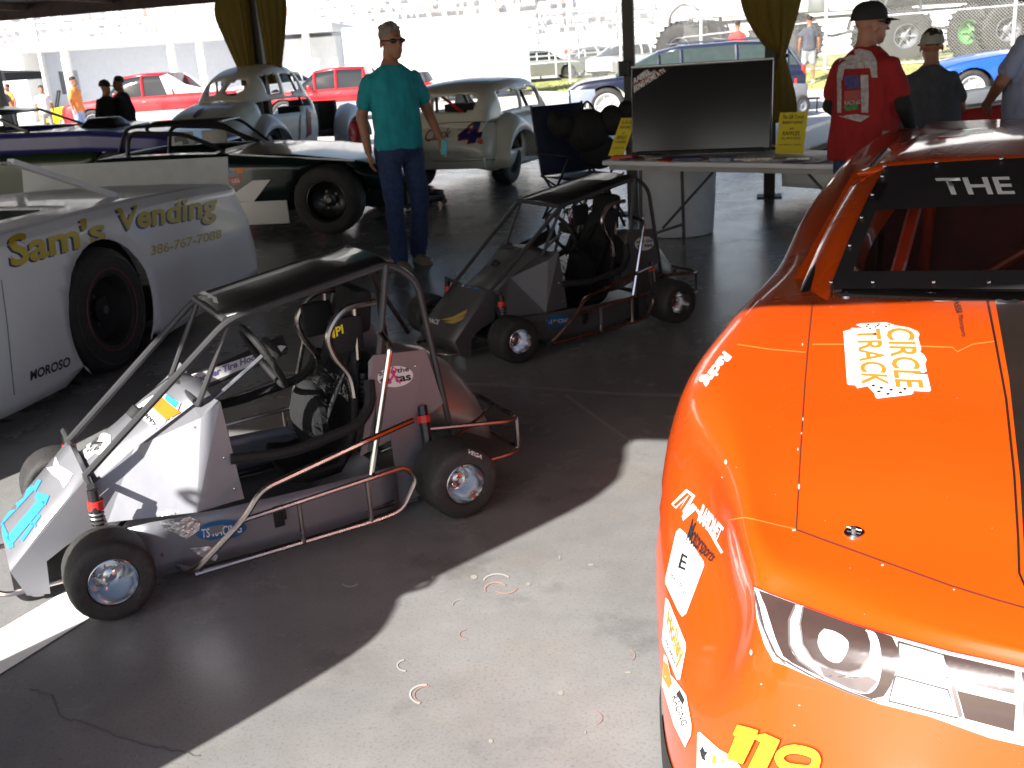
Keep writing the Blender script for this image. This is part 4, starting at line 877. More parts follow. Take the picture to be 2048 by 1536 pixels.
M_sam = mat('satin silver white paint', (0.82, 0.82, 0.85), .42, var=.04, scale=3, coat=.25, rvar=.06)
fwd = Vector((-.245, -.969, 0)).normalized(); lft = Vector((-fwd.y, fwd.x, 0))
sam = thing('vending_race_car', 'silver white late model race car lettered for a vending company at left', 'race car', (-2.68, 7.45, 0), math.atan2(fwd.y, fwd.x))
st = [(-.10, .84, .27, .80), (.0, .86, .12, .80), (.5, .92, .08, .84), (1.2, .97, .07, .87), (1.9, .99, .07, .88), (2.6, .99, .07, .88), (3.2, .97, .08, .86), (4.0, .93, .11, .76), (4.7, .80, .12, .66), (5.0, .5, .15, .55)]
for s in (1, -1):
    rows = [[Vector((x, s * w_, zb)), Vector((x, s * (w_ + .01), zb * .5 + zt * .5)), Vector((x, s * (w_ - .03), zt - .05)), Vector((x, s * (w_ - .09), zt))] for x, w_, zb, zt in st]
    rows = subcol(subdiv(rows, 10), 7); rows = [[Vector((p.x + (.5 - p.z) * .35 * max(0, 1 - p.x / .6), p.y, p.z)) if False else Vector((p.x - (.8 - p.z) * .28 * max(0, 1 - max(p.x, 0) / .5), p.y, p.z)) for p in r] for r in rows]
    hl = lambda p: ((p.x - 1.74) ** 2 + (p.z - .33) ** 2 < .40 ** 2) or ((p.x - 4.35) ** 2 + (p.z - .33) ** 2 < .38 ** 2)
    o = holed('side_panel', rows, hl, M_sam, sam, arcs=[(1.74, .33, .40), (4.35, .33, .38)])
    if s > 0: samS = o
rows = []
for x, w_, zb, zt in st: rows.append([Vector((x, (w_ - .09) * k / 4, zt + .015 * (1 - (k / 4) ** 2))) for k in range(-4, 5)])
rows = subcol(subdiv(rows, 6), 3)
holed('deck_panel', rows, lambda p: 1.5 < p.x < 3.05 and abs(p.y) < .62, M_sam, sam)
b = MB(); b.grid([[Vector((-.12, y, .80)) for y in (-.76, 0, .76)], [Vector((-.27, y, .22)) for y in (-.84, 0, .84)]]); b.obj('tail_panel', M_sam, sam, solid=.01)
M_lex = mat('clear spoiler plastic', (.36, .38, .39), .35, var=.08, alpha=.93)
b = MB(); b.box((-.04, 0, .885), (.008, 1.66, .19), Matrix.Rotation(-.2, 3, 'Y')); b.obj('spoiler', M_lex, sam, smooth=0)
b = MB(); b.box((2.3, 0, .12), (4.2, 1.5, .03)); b.box((2.3, 0, .45), (1.4, 1.2, .5)); b.obj('chassis_floor', M_blackm, sam)
for s in (1, -1):
    b = MB(); b.lathe([(.43, 0), (.43, .3)], (1.74, s * .9, .33), (0, -s, 0), 30); b.obj('wheel_well', M_blackm, sam); b = MB(); b.lathe([(.41, 0), (.41, .3)], (4.35, s * .86, .33), (0, -s, 0), 30); b.obj('wheel_well', M_blackm, sam)
    wheel(sam, (1.74, s * .84, .345), (0, s, 0), .345, .28, .19, mr=M_blackm, hub=M_dgrey); wheel(sam, (4.35, s * .82, .345), (0, s, 0), .345, .28, .19, mr=M_blackm, hub=M_dgrey)
b = MB(); b.grid([[Vector((x, y, z)) for y in (-.5, 0, .5)] for x, z in ((1.7, 1.16), (2.2, 1.19), (2.75, 1.17))]); b.obj('roof_panel', M_sam, sam, solid=.012)
for s in (1, -1):
    for pts in ([(1.0, s * .62, .87), (1.7, s * .5, 1.16)], [(3.2, s * .62, .87), (2.75, s * .5, 1.17)]):
        b = MB(); b.bar(*pts, .05, .03); b.obj('roof_pillar', M_sam, sam, smooth=0)
SB = tree_of([samS])
M_gold = mat('gold lettering', (.55, .43, .03), .4); M_navy = mat('navy shadow print', (.02, .03, .10), .4); M_lt = mat('pale swoosh', (.74, .74, .72), .4)
for mm, dx, dy, of in ((M_navy, -4, 3, .002), (M_gold, 0, 0, .0032)):
    decal('door_lettering', mm, sam, SB, (), [("Sam's", [(22 + dx, 536 + dy), (212 + dx, 482 + dy), (206 + dx, 430 + dy), (14 + dx, 470 + dy)], .03, 0), ("Vending", [(236 + dx, 478 + dy), (432 + dx, 446 + dy), (434 + dx, 384 + dy), (232 + dx, 418 + dy)], .03, 0)], of)
decal('phone_number', M_gold, sam, SB, (), [('386-767-7088', [(302, 512), (444, 476), (442, 458), (300, 492)], .02, .1)], .002)
decal('door_swoosh', M_lt, sam, SB, [[(160, 476), (200, 448), (300, 415), (370, 396), (374, 402), (300, 422), (205, 458), (176, 486)]], off=.0012)
decal('rocker_sticker', M_sk, sam, SB, (), [('MOROSO', [(60, 762), (140, 732), (140, 712), (60, 742)], .03, 0)], .0022)
decal('door_gap', M_grey, sam, SB, strokes=[([(2, 560), (14, 650), (28, 790)], 2.5)], off=.002)

# ================================================================== GREEN LATE MODEL (centre left)
M_gr = mat('dark green race paint', (0.004, 0.016, 0.013), .3, coat=.5, var=.1)
gw = G(665, 470, 0); gf = Vector((.985, -.17, 0)); 
gc = thing('green_race_car', 'dark green open wheel race car with white side skirts behind the standing man', 'race car', tuple(gw - gf * 2.55 + Vector((.145, .9, 0)) + Vector((0, 0, 0))), math.atan2(gf.y, gf.x))
st = [(.2, .80, .35, .80), (.9, .84, .30, .80), (1.6, .86, .28, .78), (2.2, .84, .34, .74), (2.8, .80, .40, .65), (3.05, .70, .40, .57)]
for s in (1, -1):
    rows = subcol(subdiv([[Vector((x, s * (w_ - .04), zb)), Vector((x, s * w_, zb + .12)), Vector((x, s * w_, zt - .08)), Vector((x, s * (w_ - .07), zt))] for x, w_, zb, zt in st], 8), 5)
    o = holed('side_panel', rows, arch(2.55, .33, .36), M_gr, gc, arcs=[(2.55, .33, .36)])
    if s < 0: gS = o
rows = subcol([[Vector((x, (w_ - .07) * k / 3, zt + .012 * (1 - (k / 3) ** 2))) for k in range(-3, 4)] for x, w_, zb, zt in st], 2)
holed('hood_panel', subdiv(rows, 5), lambda p: .35 < p.x < 1.35 and abs(p.y) < .5, M_gr, gc)
b = MB(); b.grid([[Vector((3.05, y, .57)) for y in (-.63, 0, .63)], [Vector((3.1, y, .4)) for y in (-.66, 0, .66)]]); b.obj('nose_panel', M_gr, gc, solid=.01)
b = MB(); b.bar((1.6, -.80, .792), (2.8, -.735, .664), .02, .012); b.obj('top_edge_highlight', M_sw, gc, smooth=0)  # white bar painting the highlight along the top edge
b = MB(); b.box((1.55, -.84, .23), (1.15, .02, .22)); b.obj('side_skirt', M_white, gc, bevel=.005); b = MB(); b.box((1.55, .84, .23), (1.15, .02, .22)); b.obj('side_skirt', M_white, gc, bevel=.005)
b = MB(); b.prism([(1.5, -.868, .36), (1.82, -.868, .54), (2.0, -.868, .54), (1.8, -.868, .34)], (0, .01, 0)); b.obj('white_flash', M_white, gc, smooth=0)
b = MB(); b.box((1.7, 0, .25), (3.0, .9, .12)); b.box((2.5, 0, .4), (.5, .5, .3)); b.tube([(2.55, -.8, .33), (2.55, .8, .33)], .03); b.obj('chassis', M_blackm, gc)
for x, s in ((2.55, -1), (2.55, 1), (.1, -1), (.1, 1)): wheel(gc, (x, s * .83, .325), (0, s, 0), .325, .26, .19, mr=M_black, hub=M_alud, dish=.9)
GB = tree_of([gS])
decal('sponsor_print', M_sblue, gc, GB, [circ(452, 344, 9, 7, 12)], off=.002); decal('sponsor_print', M_sor, gc, GB, [[(474, 336), (488, 336), (486, 346), (473, 346)]], off=.002)
decal('sponsor_print', M_sred, gc, GB, [[(458, 356), (482, 352), (480, 368), (466, 369)]], off=.002); decal('sponsor_print', M_sw, gc, GB, (), [('USA', [(464, 366), (480, 366), (480, 356), (464, 358)], .03, 0)], off=.003)
# roll cage hoop
for y in (-.45, .45):
    b = MB(); b.tube(bend([(.35, y, .7), (.42, y, 1.02), (1.0, y, .98), (1.4, y, .8)], .1), .022); b.obj('cage_tube', M_black, gc)

# ================================================================== PURPLE AND GREEN LATE MODEL (far left)
pc = thing('purple_race_car', 'dark green and purple late model race car with white numerals at far left', 'race car', (-7.6, 13.9, 0), -.10); pc.scale = (1, 1, 1.1)
M_pu = mat('purple blue paint', (.03, .028, .2), .35, coat=.4); M_dg = mat('deep green paint', (.015, .035, .012), .35, coat=.3)
st = [(-.6, .86, .2, .90), (.6, .9, .15, .92), (1.6, .92, .13, .90), (2.8, .9, .13, .87), (3.6, .8, .14, .78), (4.2, .6, .2, .62)]
for s in (1, -1):
    f = lambda a, b_: subcol(subdiv([[Vector((x, s * w_, zb + (zt - zb) * a)), Vector((x, s * w_, zb + (zt - zb) * b_))] for x, w_, zb, zt in st], 8), 4)
    o = holed('side_panel', f(0, .72), lambda p: (p.x - .45) ** 2 + (p.z - .3) ** 2 < .16 or (p.x - 3.1) ** 2 + (p.z - .3) ** 2 < .14, M_dg, pc)
    if s < 0: pS = o
    holed('top_stripe', f(.721, 1), lambda p: False, M_pu, pc)
rows = subcol([[Vector((x, w_ * k / 3, zt + .01)) for k in range(-3, 4)] for x, w_, zb, zt in st], 2)
holed('deck_panel', subdiv(rows, 5), lambda p: .3 < p.x < 2.2 and abs(p.y) < .62, M_pu, pc)
b = MB(); b.grid([[Vector((x, y, z)) for y in (-.62, 0, .62)] for x, z in ((-.2, 1.10), (.3, 1.17), (1.0, 1.17), (1.5, 1.12))]); b.obj('roof_panel', M_dg, pc, solid=.03)
for s in (1, -1):
    for pts in ([(-.5, s * .7, .9), (-.1, s * .6, 1.12)], [(2.0, s * .7, .9), (1.45, s * .6, 1.12)], [(.6, s * .7, .9), (.6, s * .6, 1.16)]):
        b = MB(); b.bar(*pts, .04, .03); b.obj('roof_pillar', M_black, pc, smooth=0)
b = MB(); b.box((2.6, .1, .93), (.5, .5, .1), taper=.6); b.obj('hood_scoop', M_black, pc, bevel=.02)
b = MB(); b.box((1.6, 0, .3), (3.6, 1.5, .1)); b.box((.9, .2, .65), (.3, .45, .6)); b.obj('chassis', M_blackm, pc)
for x in (.45, 3.1):
    for s in (1, -1): wheel(pc, (x, s * .8, .33), (0, s, 0), .33, .26, .19, mr=M_dgrey, hub=M_alud)
PB = tree_of([pS])
decal('race_numerals', M_sw, pc, PB, (), [('111', [(124, 312), (178, 308), (178, 282), (122, 284)], .04, 0)], off=.003)
decal('side_flash', mat('blue green print', (.02, .25, .35), .4), pc, PB, [[(182, 284), (214, 278), (206, 300), (184, 304)]], off=.003); decal('side_flash', mat('bright green print', (.05, .3, .03), .4), pc, PB, [[(212, 286), (224, 276), (222, 300), (208, 306)]], off=.003)

# ================================================================== BLACK MIDGET with number panels
mg = thing('black_midget_racer', 'black vintage midget racer with white number panels behind the green car', 'race car', (-4.45, 13.0, 0), -.06)
b = MB(); rows = []
for x, w_, z0, z1 in ((-.3, .15, .3, .6), (.1, .34, .25, .74), (.7, .38, .22, .76), (1.3, .34, .24, .72), (1.9, .24, .28, .62), (2.2, .1, .35, .5)):
    rows.append([Vector((x, w_ * math.cos(a), (z0 + z1) / 2 + (z1 - z0) / 2 * math.sin(a))) for a in [2 * math.pi * k / 16 for k in range(16)]])
b.grid(rows, True); b.obj('body', M_black, mg, smooth=60)
for y in (-.36, .36):
    b = MB(); b.tube(bend([(-.15, y * .8, .5), (.1, y, .98), (1.25, y, .97), (1.7, y * .8, .6)], .12), .02, 8); b.obj('cage_tube', M_black, mg)
for x in (.1, 1.25):
    b = MB(); b.tube([(x, -.36, .975), (x, .36, .975)], .02, 8); b.obj('cage_tube', M_black, mg)
for x0, x1 in ((.62, .92), (1.02, 1.32)):
    b = MB(); b.box(((x0 + x1) / 2, -.42, .70), (x1 - x0, .012, .38)); b.obj('number_panel', mat('dull white panel', (.38, .38, .38), .5), mg, bevel=.01)
text3d('number', '3', [(.68, -.428, .57), (.86, -.428, .57), (.86, -.428, .85), (.68, -.428, .85)], M_sk, mg, bold=.04)
b = MB(); b.prism([(-.65, -.2, .45), (-.1, -.2, .45), (-.2, -.2, .93), (-.45, -.2, .93)], (0, .04, 0)); b.obj('tail_fin', M_black, mg, smooth=0)
text3d('number', '49', [(-.56, -.206, .6), (-.2, -.206, .6), (-.16, -.206, .82), (-.46, -.206, .82)], M_sw, mg, bold=.02, shear=.3)
for x in (-.1, 1.75):
    for s in (1, -1): wheel(mg, (x, s * .6, .3), (0, s, 0), .3, .2, .18, mr=M_black, hub=M_alud)
b = MB(); b.tube([(-.1, -.6, .3), (-.1, .6, .3)], .025); b.tube([(1.75, -.6, .3), (1.75, .6, .3)], .025); b.obj('axles', M_blackm, mg)

# ================================================================== VINTAGE COUPE AND SEDAN
def vintage(name, label, loc, rz, m, L, Wd, H_, prof_low, prof_roof, fend, fm, holes_rear, side_win, eng=False, group=None):
    """x forward, rear axle at x=0"""
    t = thing(name, label, 'vintage race car', loc, rz, group)
    # body tub : ring sections
    rows = []
    for x, zb, zt, w_ in prof_low:
        rows.append([Vector((x, w_ * .90, zb)), Vector((x, w_, zb + (zt - zb) * .35)), Vector((x, w_ * .98, zb + (zt - zb) * .7)), Vector((x, w_ * .82, zt)), Vector((x, w_ * .4, zt + .03)), Vector((x, 0, zt + .04)), Vector((x, -w_ * .4, zt + .03)), Vector((x, -w_ * .82, zt)), Vector((x, -w_ * .98, zb + (zt - zb) * .7)), Vector((x, -w_, zb + (zt - zb) * .35)), Vector((x, -w_ * .90, zb))])
    cx = list(zip(*rows)); cols = [cr(list(c), 5) for c in cx]; rows = [cr([c[i] for c in cols], 3) for i in range(len(cols[0]))]
    ar = prof_roof[0][0] + .2, prof_roof[-1][0] - .1
    b0 = holed('body', rows, lambda p: any((p.x - ax_) ** 2 + (p.z - .33) ** 2 < .37 ** 2 and abs(p.y) > Wd * .5 for ax_ in (0,)) or (abs(p.y) < Wd * .7 and p.z > .85 and ar[0] < p.x < ar[1]), m, t, smooth=60)
    # tail cap
    b = MB(); r = rows[0]; b.poly(r); b.obj('tail_panel', m, t, smooth=60, solid=.01)
    # turret
    rr_ = []
    for x, z0, zt, w0, wt in prof_roof:
        half = [Vector((x, w0, z0)), Vector((x, (w0 + wt) / 2 + .02, (z0 * .45 + zt * .55))), Vector((x, wt, zt - (zt - z0) * .12)), Vector((x, wt * .72, zt - .01)), Vector((x, 0, zt + .012))]
        rr_.append(half + [Vector((p.x, -p.y, p.z)) for p in half[::-1][1:]])
    cols = [cr(list(c), 8) for c in zip(*rr_)]; rr_ = [cr([c[i] for c in cols], 5) for i in range(len(cols[0]))]
    tr = holed('turret', rr_, lambda p: holes_rear(p) or side_win(p), m, t, smooth=60, solid=.02)
    # fenders
    for fx, s in fend:
        rows = []
        for k in range(13):
            a = math.pi * (k / 12) * 1.05 - .05
            rows.append([Vector((fx + .47 * math.cos(a) * 1.05, s * (Wd * .5 - .15 + o), .30 + (.42 + dz) * math.sin(a))) for o, dz in ((0, .12), (.12, .13), (.24, .08), (.30, 0), (.31, -.08))])
        b = MB(); b.grid(rows); b.obj('fender', fm, t, smooth=60, solid=.012)
    return t, b0, tr
M_cr = mat('cream white race paint', (0.70, 0.68, 0.60), .32, coat=.4, var=.06); M_blw = mat('gloss white paint', (0.76, 0.77, 0.82), .3, coat=.4, var=.05)
cf = Vector((.41, .912, 0)); rwp = Vector((-3.42, 16.3, 0)); cl = Vector((-cf.y, cf.x, 0))
low = [(-1.22, .42, .52, .30), (-1.15, .36, .66, .55), (-.95, .32, .84, .70), (-.5, .30, .98, .76), (0, .30, 1.04, .78), (.8, .28, 1.04, .78), (1.55, .28, 1.02, .76), (1.75, .28, 1.0, .70)]
rfp = [(-.30, 1.02, 1.08, .50, .30), (-.05, 1.02, 1.26, .60, .44), (.25, 1.03, 1.42, .66, .50), (.7, 1.03, 1.54, .68, .53), (1.1, 1.03, 1.54, .68, .52), (1.45, 1.02, 1.44, .66, .48), (1.68, 1.0, 1.12, .62, .48)]
def rearw(p):
    return p.x < .32 and any(((p.y - y) / .2) ** 2 + ((p.z - 1.26) / .105) ** 2 < 1 for y in (.25, -.25))
def sidew(p): return abs(p.y) > .5 and 1.10 < p.z < 1.40 and ((.30 < p.x < .72) or (.80 < p.x < 1.42 - (p.z - 1.1) * .4))
def frontw(p): return p.x > 1.52 and abs(p.y) < .5 and 1.08 < p.z < 1.40 and abs(p.y) > .03
coupe, cb, ct = vintage('vintage_coupe', 'white vintage racing coupe numbered 1 with its front fenders bare', tuple(rwp + cl * .74), math.atan2(cf.y, cf.x), M_cr, 4, 1.6, 1.57, low, rfp, ((0, 1), (0, -1), (2.85, 1), (2.85, -1)), M_blw, rearw, lambda p: sidew(p) or frontw(p))
coupe.scale = (.84, .88, 1.03)
for x, s in ((0, 1), (0, -1), (2.85, 1), (2.85, -1)): wheel(coupe, (x, s * .72, .36), (0, s, 0), .36, .24, .2, mr=M_sred if x > 1 else M_dgrey, hub=M_alud)
b = MB(); b.box((2.2, 0, .62), (.7, .5, .5)); b.box((2.3, 0, .9), (.4, .3, .12)); b.box((2.95, 0, .6), (.12, .8, .6)); b.tube([(1.75, .35, .4), (3.3, .3, .4)], .04); b.tube([(1.75, -.35, .4), (3.3, -.3, .4)], .04); b.tube([(2.85, -.7, .36), (2.85, .7, .36)], .035); b.obj('engine_and_frame', M_blackm, coupe, bevel=.02)
b = MB(); b.box((1.0, 0, .5), (1.4, 1.2, .1)); b.box((.9, .3, .8), (.4, .45, .7)); b.obj('cabin_interior', M_blackm, coupe)
for y in (-.5, .5):
    b = MB(); b.tube(bend([(.3, y, .4), (.35, y * .9, 1.42), (1.3, y * .9, 1.42), (1.6, y, .9)], .1), .022); b.obj('cage_tube', M_black, coupe)
b = MB(); b.box((-1.25, 0, .42), (.06, 1.5, .12)); b.obj('rear_bumper', M_blw, coupe, bevel=.02)
CB = tree_of([cb, ct])
M_mar = mat('maroon print', (.22, .02, .03), .4)
decal('trunk_stripe', M_mar, coupe, CB, strokes=[([(366, 236), (384, 214)], 7), ([(388, 236), (408, 214)], 7)], off=.014)
decal('door_number', M_mar, coupe, CB, [[(612, 214), (620, 210), (622, 268), (626, 276), (610, 276), (614, 268)]], off=.014)
decal('roof_script', M_mar, coupe, CB, strokes=[([(542, 174), (546, 190), (540, 206)], 6), ([(534, 200), (542, 208), (530, 214)], 4)], off=.014)
decal('door_seam', M_dgrey, coupe, CB, strokes=[([(596, 190), (600, 230), (598, 290)], 2)], off=.013)

sf = Vector((math.sin(R(23)), math.cos(R(23)), 0))
low = [(-.72, .30, .44, .45), (-.68, .26, .60, .60), (-.5, .22, .74, .66), (-.1, .20, .80, .68), (.6, .18, .80, .69), (1.4, .18, .78, .68), (2.0, .2, .74, .58), (2.8, .24, .70, .42), (3.1, .3, .6, .36)]
rfp = [(-.62, .66, .74, .54, .42), (-.50, .78, .96, .60, .50), (-.30, .79, 1.12, .62, .52), (.1, .79, 1.22, .63, .53), (.7, .79, 1.245, .63, .53), (1.2, .78, 1.18, .62, .52), (1.55, .76, .92, .58, .50)]
def r2(p): return p.x < -.18 and .90 < p.z < 1.10 and abs(p.y) < .44 and (abs(p.y) / .44) ** 4 + (abs(p.z - 1.0) / .1) ** 4 < 1
def s2(p): return abs(p.y) > .46 and .86 < p.z < 1.09 and ((-.12 < p.x < .50) or (.58 < p.x < 1.2)) 
def f2(p): return p.x > 1.28 and abs(p.y) < .47 and .88 < p.z < 1.12
sed, sb_, st_ = vintage('vintage_sedan', 'low cream vintage racing sedan numbered 4 seen from behind', (-.42, 12.95, 0), math.atan2(sf.y, sf.x), M_cr, 3.6, 1.36, 1.24, low, rfp, ((0, 1), (0, -1)), M_cr, r2, lambda p: s2(p) or f2(p))
for x, s in ((0, 1), (0, -1), (2.55, 1), (2.55, -1)): wheel(sed, (x, s * .58, .30), (0, s, 0), .30, .2, .17, mr=M_dgrey, hub=M_alud)
for y in (-.42, .42):
    b = MB(); b.tube(bend([(.2, y, .3), (.25, y * .95, 1.12), (1.0, y * .95, 1.12), (1.4, y, .7)], .1), .022); b.obj('cage_tube', M_black, sed)
b = MB(); b.tube([(.2, -.42, .5), (.25, .38, 1.1)], .02); b.obj('cage_tube', M_sred, sed)
b = MB(); b.box((.8, 0, .3), (1.8, 1.1, .06)); b.box((.6, .2, .62), (.3, .4, .66)); b.obj('cabin_interior', M_blackm, sed)
b = MB(); b.box((-.74, 0, .34), (.05, 1.26, .13)); b.obj('rear_bumper', M_cr, sed, bevel=.015)
for y in (-.57, .57):
    b = MB(); b.lathe([(0, .03), (.025, .02), (.03, 0)], (-.70, y, .58), (-1, 0, 0), 14); b.obj('tail_light', M_sred, sed)
b = MB(); b.box((-.77, .33, .27), (.05, .08, .1)); b.obj('tow_bracket', M_blackm, sed, bevel=.01)
CB = tree_of([sb_, st_] + [o for o in sed.children if o.name.startswith(('tail_panel', 'rear_bumper'))])
decal('trunk_script', M_mar, sed, CB, (), [('Clark', [(852, 284), (902, 276), (904, 256), (850, 262)], .0, .45), ('no', [(916, 263), (926, 262), (926, 256), (916, 257)], 0, .3)], off=.014)
FOUR = [[(947, 246), (961, 243), (951, 284), (938, 287)], [(947, 246), (919, 271), (918, 279), (963, 273), (965, 265), (934, 268), (950, 253)]]
for q in FOUR: decal('trunk_number_edge', M_mar, sed, CB, strokes=[([(x - 1.5, y + 1.5) for x, y in q + [q[0]]], 4)], off=.012)
decal('trunk_number', mat('deep navy print', (.02, .02, .14), .4), sed, CB, FOUR, off=.014)
decal('trunk_seam', M_dgrey, sed, CB, strokes=[([(862, 250), (900, 246), (960, 244), (1010, 246)], 1.5), ([(866, 322), (930, 322), (1000, 318)], 1.5)], off=.012)
# low jack in front of the sedan
jk = thing('floor_jack', 'low black floor jack lying behind the cream sedan', 'floor jack', (-.85, 11.3, 0), .5)
b = MB(); b.box((0, .08, .07), (.5, .03, .08)); b.box((0, -.08, .07), (.5, .03, .08)); b.box((.2, 0, .1), (.1, .14, .1)); b.obj('frame', M_black, jk, bevel=.01)
b = MB(); b.tube([(.15, 0, .12), (-.3, 0, .16), (-.62, 0, .42)], .015); b.obj('handle', M_alud, jk)
for x in (-.22, .22):
    for y in (-.11, .11):
        b = MB(); b.cyl((x, y - .015, .035), (x, y + .015, .035), .035, n=12); b.obj('caster', M_dgrey, jk)
b = MB(); b.cyl((-.2, 0, .13), (-.2, 0, .16), .05, n=16); b.obj('saddle', M_alud, jk)

# white red late model behind the table (numerals 10)
rc = thing('number_ten_race_car', 'white and red race car with gold numerals behind the sale table', 'race car', (5.3, 9.7, 0), math.atan2(.08, -1))
st = [(-1.2, .7, .25, .62), (-.6, .86, .18, .84), (.4, .9, .16, .88), (1.4, .9, .16, .80), (2.2, .84, .18, .60), (2.7, .6, .22, .42)]
M_rr = mat('red race paint', (.35, .02, .015), .3, coat=.5)
for s in (1, -1):
    f = lambda a, b_: subcol(subdiv([[Vector((x, s * w_, zb + (zt - zb) * a)), Vector((x, s * (w_ - .05 * b_), zb + (zt - zb) * b_))] for x, w_, zb, zt in st], 8), 4)
    o = holed('side_panel', f(0, .78), lambda p: (p.x - 1.55) ** 2 + (p.z - .3) ** 2 < .14 or (p.x + .55) ** 2 + (p.z - .3) ** 2 < .14, M_white, rc)
    if s > 0: rS = o
    holed('side_stripe', f(.781, 1), lambda p: False, M_rr, rc)
rows = [[Vector((x, (w_ - .05) * k / 3, zt + .01)) for k in range(-3, 4)] for x, w_, zb, zt in st]; b = MB(); b.grid(rows); b.obj('deck_panel', M_white, rc, solid=.01)
b = MB(); b.box((.8, 0, .3), (2.8, 1.4, .12)); b.obj('chassis', M_blackm, rc)
for x in (-.55, 1.55):
    for s in (1, -1): wheel(rc, (x, s * .78, .32), (0, s, 0), .32, .25, .18, mr=M_dgrey, hub=M_alud)
RB = tree_of([rS])
decal('race_numerals', M_gold, rc, RB, (), [('10', [(1606, 298), (1672, 298), (1672, 262), (1606, 262)], .06, 0)], off=.004)
decal('race_numerals_edge', M_sk, rc, RB, (), [('10', [(1604, 300), (1674, 300), (1674, 260), (1604, 260)], .09, 0)], off=.003)

for w_ in [c for c in sam.children if c.name.startswith('wheel') and c.type == 'EMPTY' and c.location.y > 0]:
    for rr_i in (.225, .30):
        b = MB(); b.tube([(rr_i * math.cos(a), .142, rr_i * math.sin(a)) for a in [2 * math.pi * k / 40 for k in range(40)]], .0025, 5, closed=True); b.obj('sidewall_ring', mat('dull red print', (.30, .06, .05), .8) if rr_i < .25 else M_dgrey, w_)
# ================================================================== PEOPLE
def remeshed(mb, name, m, parent, vox, fold=0.0, smooth_it=2, seed=0, fs=9):
    o = mb.obj(name, m, parent, smooth=180)
    md = o.modifiers.new('r', 'REMESH'); md.mode = 'VOXEL'; md.voxel_size = vox; md.use_smooth_shade = True
    sm = o.modifiers.new('s', 'SMOOTH'); sm.factor = .5; sm.iterations = smooth_it
    bake(o); me = o.data
    if fold:
        for v in me.vertices:
            p = Vector(v.co); k = noise.noise(Vector((p.x * fs, p.y * fs, p.z * fs * .45 + seed))) + .5 * noise.noise(Vector((p.x * fs * 2.6, p.y * fs * 2.6, p.z * fs * 1.1 + seed)))
            v.co = p + v.normal * k * fold
    me.polygons.foreach_set('use_smooth', [True] * len(me.polygons))
    if not me.materials: me.materials.append(m)
    return o
def cap_(b, p, q, r1, r2, n=14):
    p = Vector(p); q = Vector(q); d = (q - p).normalized(); L = (q - p).length; pts = []; rs = []
    for k in range(1, 6): a = math.pi / 2 * (1 - k / 5); pts.append(p - d * r1 * math.sin(a)); rs.append(max(.001, r1 * math.cos(a)))
    for k in range(0, 5): a = math.pi / 2 * k / 5; pts.append(q + d * r2 * math.sin(a)); rs.append(max(.001, r2 * math.cos(a)))
    b.tube(pts, rs, n)
def torso(b, pts, n=22):
    """pts: (cx, cy, z, rx, ry)"""
    rows = []
    for cx, cy, z, rx, ry in pts:
        rows.append([Vector((cx + rx * math.copysign(abs(math.cos(a)) ** .85, math.cos(a)), cy + ry * math.copysign(abs(math.sin(a)) ** .85, math.sin(a)), z)) for a in [2 * math.pi * k / n for k in range(n)]])
    cols = [cr(list(c), 3) for c in zip(*rows)]; rows = [[c[i] for c in cols] for i in range(len(cols[0]))]
    b.grid(rows, True); b.poly(rows[0][::-1]); b.poly(rows[-1])
def hand(b, wr, fd, up, s=1.0, curl=.5):
    """wrist, finger direction, back-of-hand normal"""
    wr = Vector(wr); fd = Vector(fd).normalized(); nrm = Vector(up).normalized(); sd = fd.cross(nrm).normalized()
    k = wr + fd * .08 * s
    for q in (-.028, -.010, .010, .028): cap_(b, wr + sd * q * .7 * s, k + sd * q * s, .014 * s, .012 * s, 8)
    for i, (q, L) in enumerate(((-.031, .060), (-.011, .074), (.010, .070), (.029, .055))):
        a = k + sd * q * s; d1 = (fd - nrm * curl * .5).normalized(); c = a + d1 * L * .5 * s; d2 = (fd - nrm * curl * 1.5).normalized(); e = c + d2 * L * .5 * s
        cap_(b, a, c, .0098 * s, .0088 * s, 8); cap_(b, c, e, .0088 * s, .0075 * s, 8)
    a = wr + fd * .02 * s - sd * .025 * s; c = a + (fd * .6 - sd * .75 - nrm * .2).normalized() * .042 * s; e = c + (fd - sd * .15 - nrm * .35).normalized() * .036 * s
    cap_(b, a, c, .014 * s, .0105 * s, 8); cap_(b, c, e, .0105 * s, .009 * s, 8)
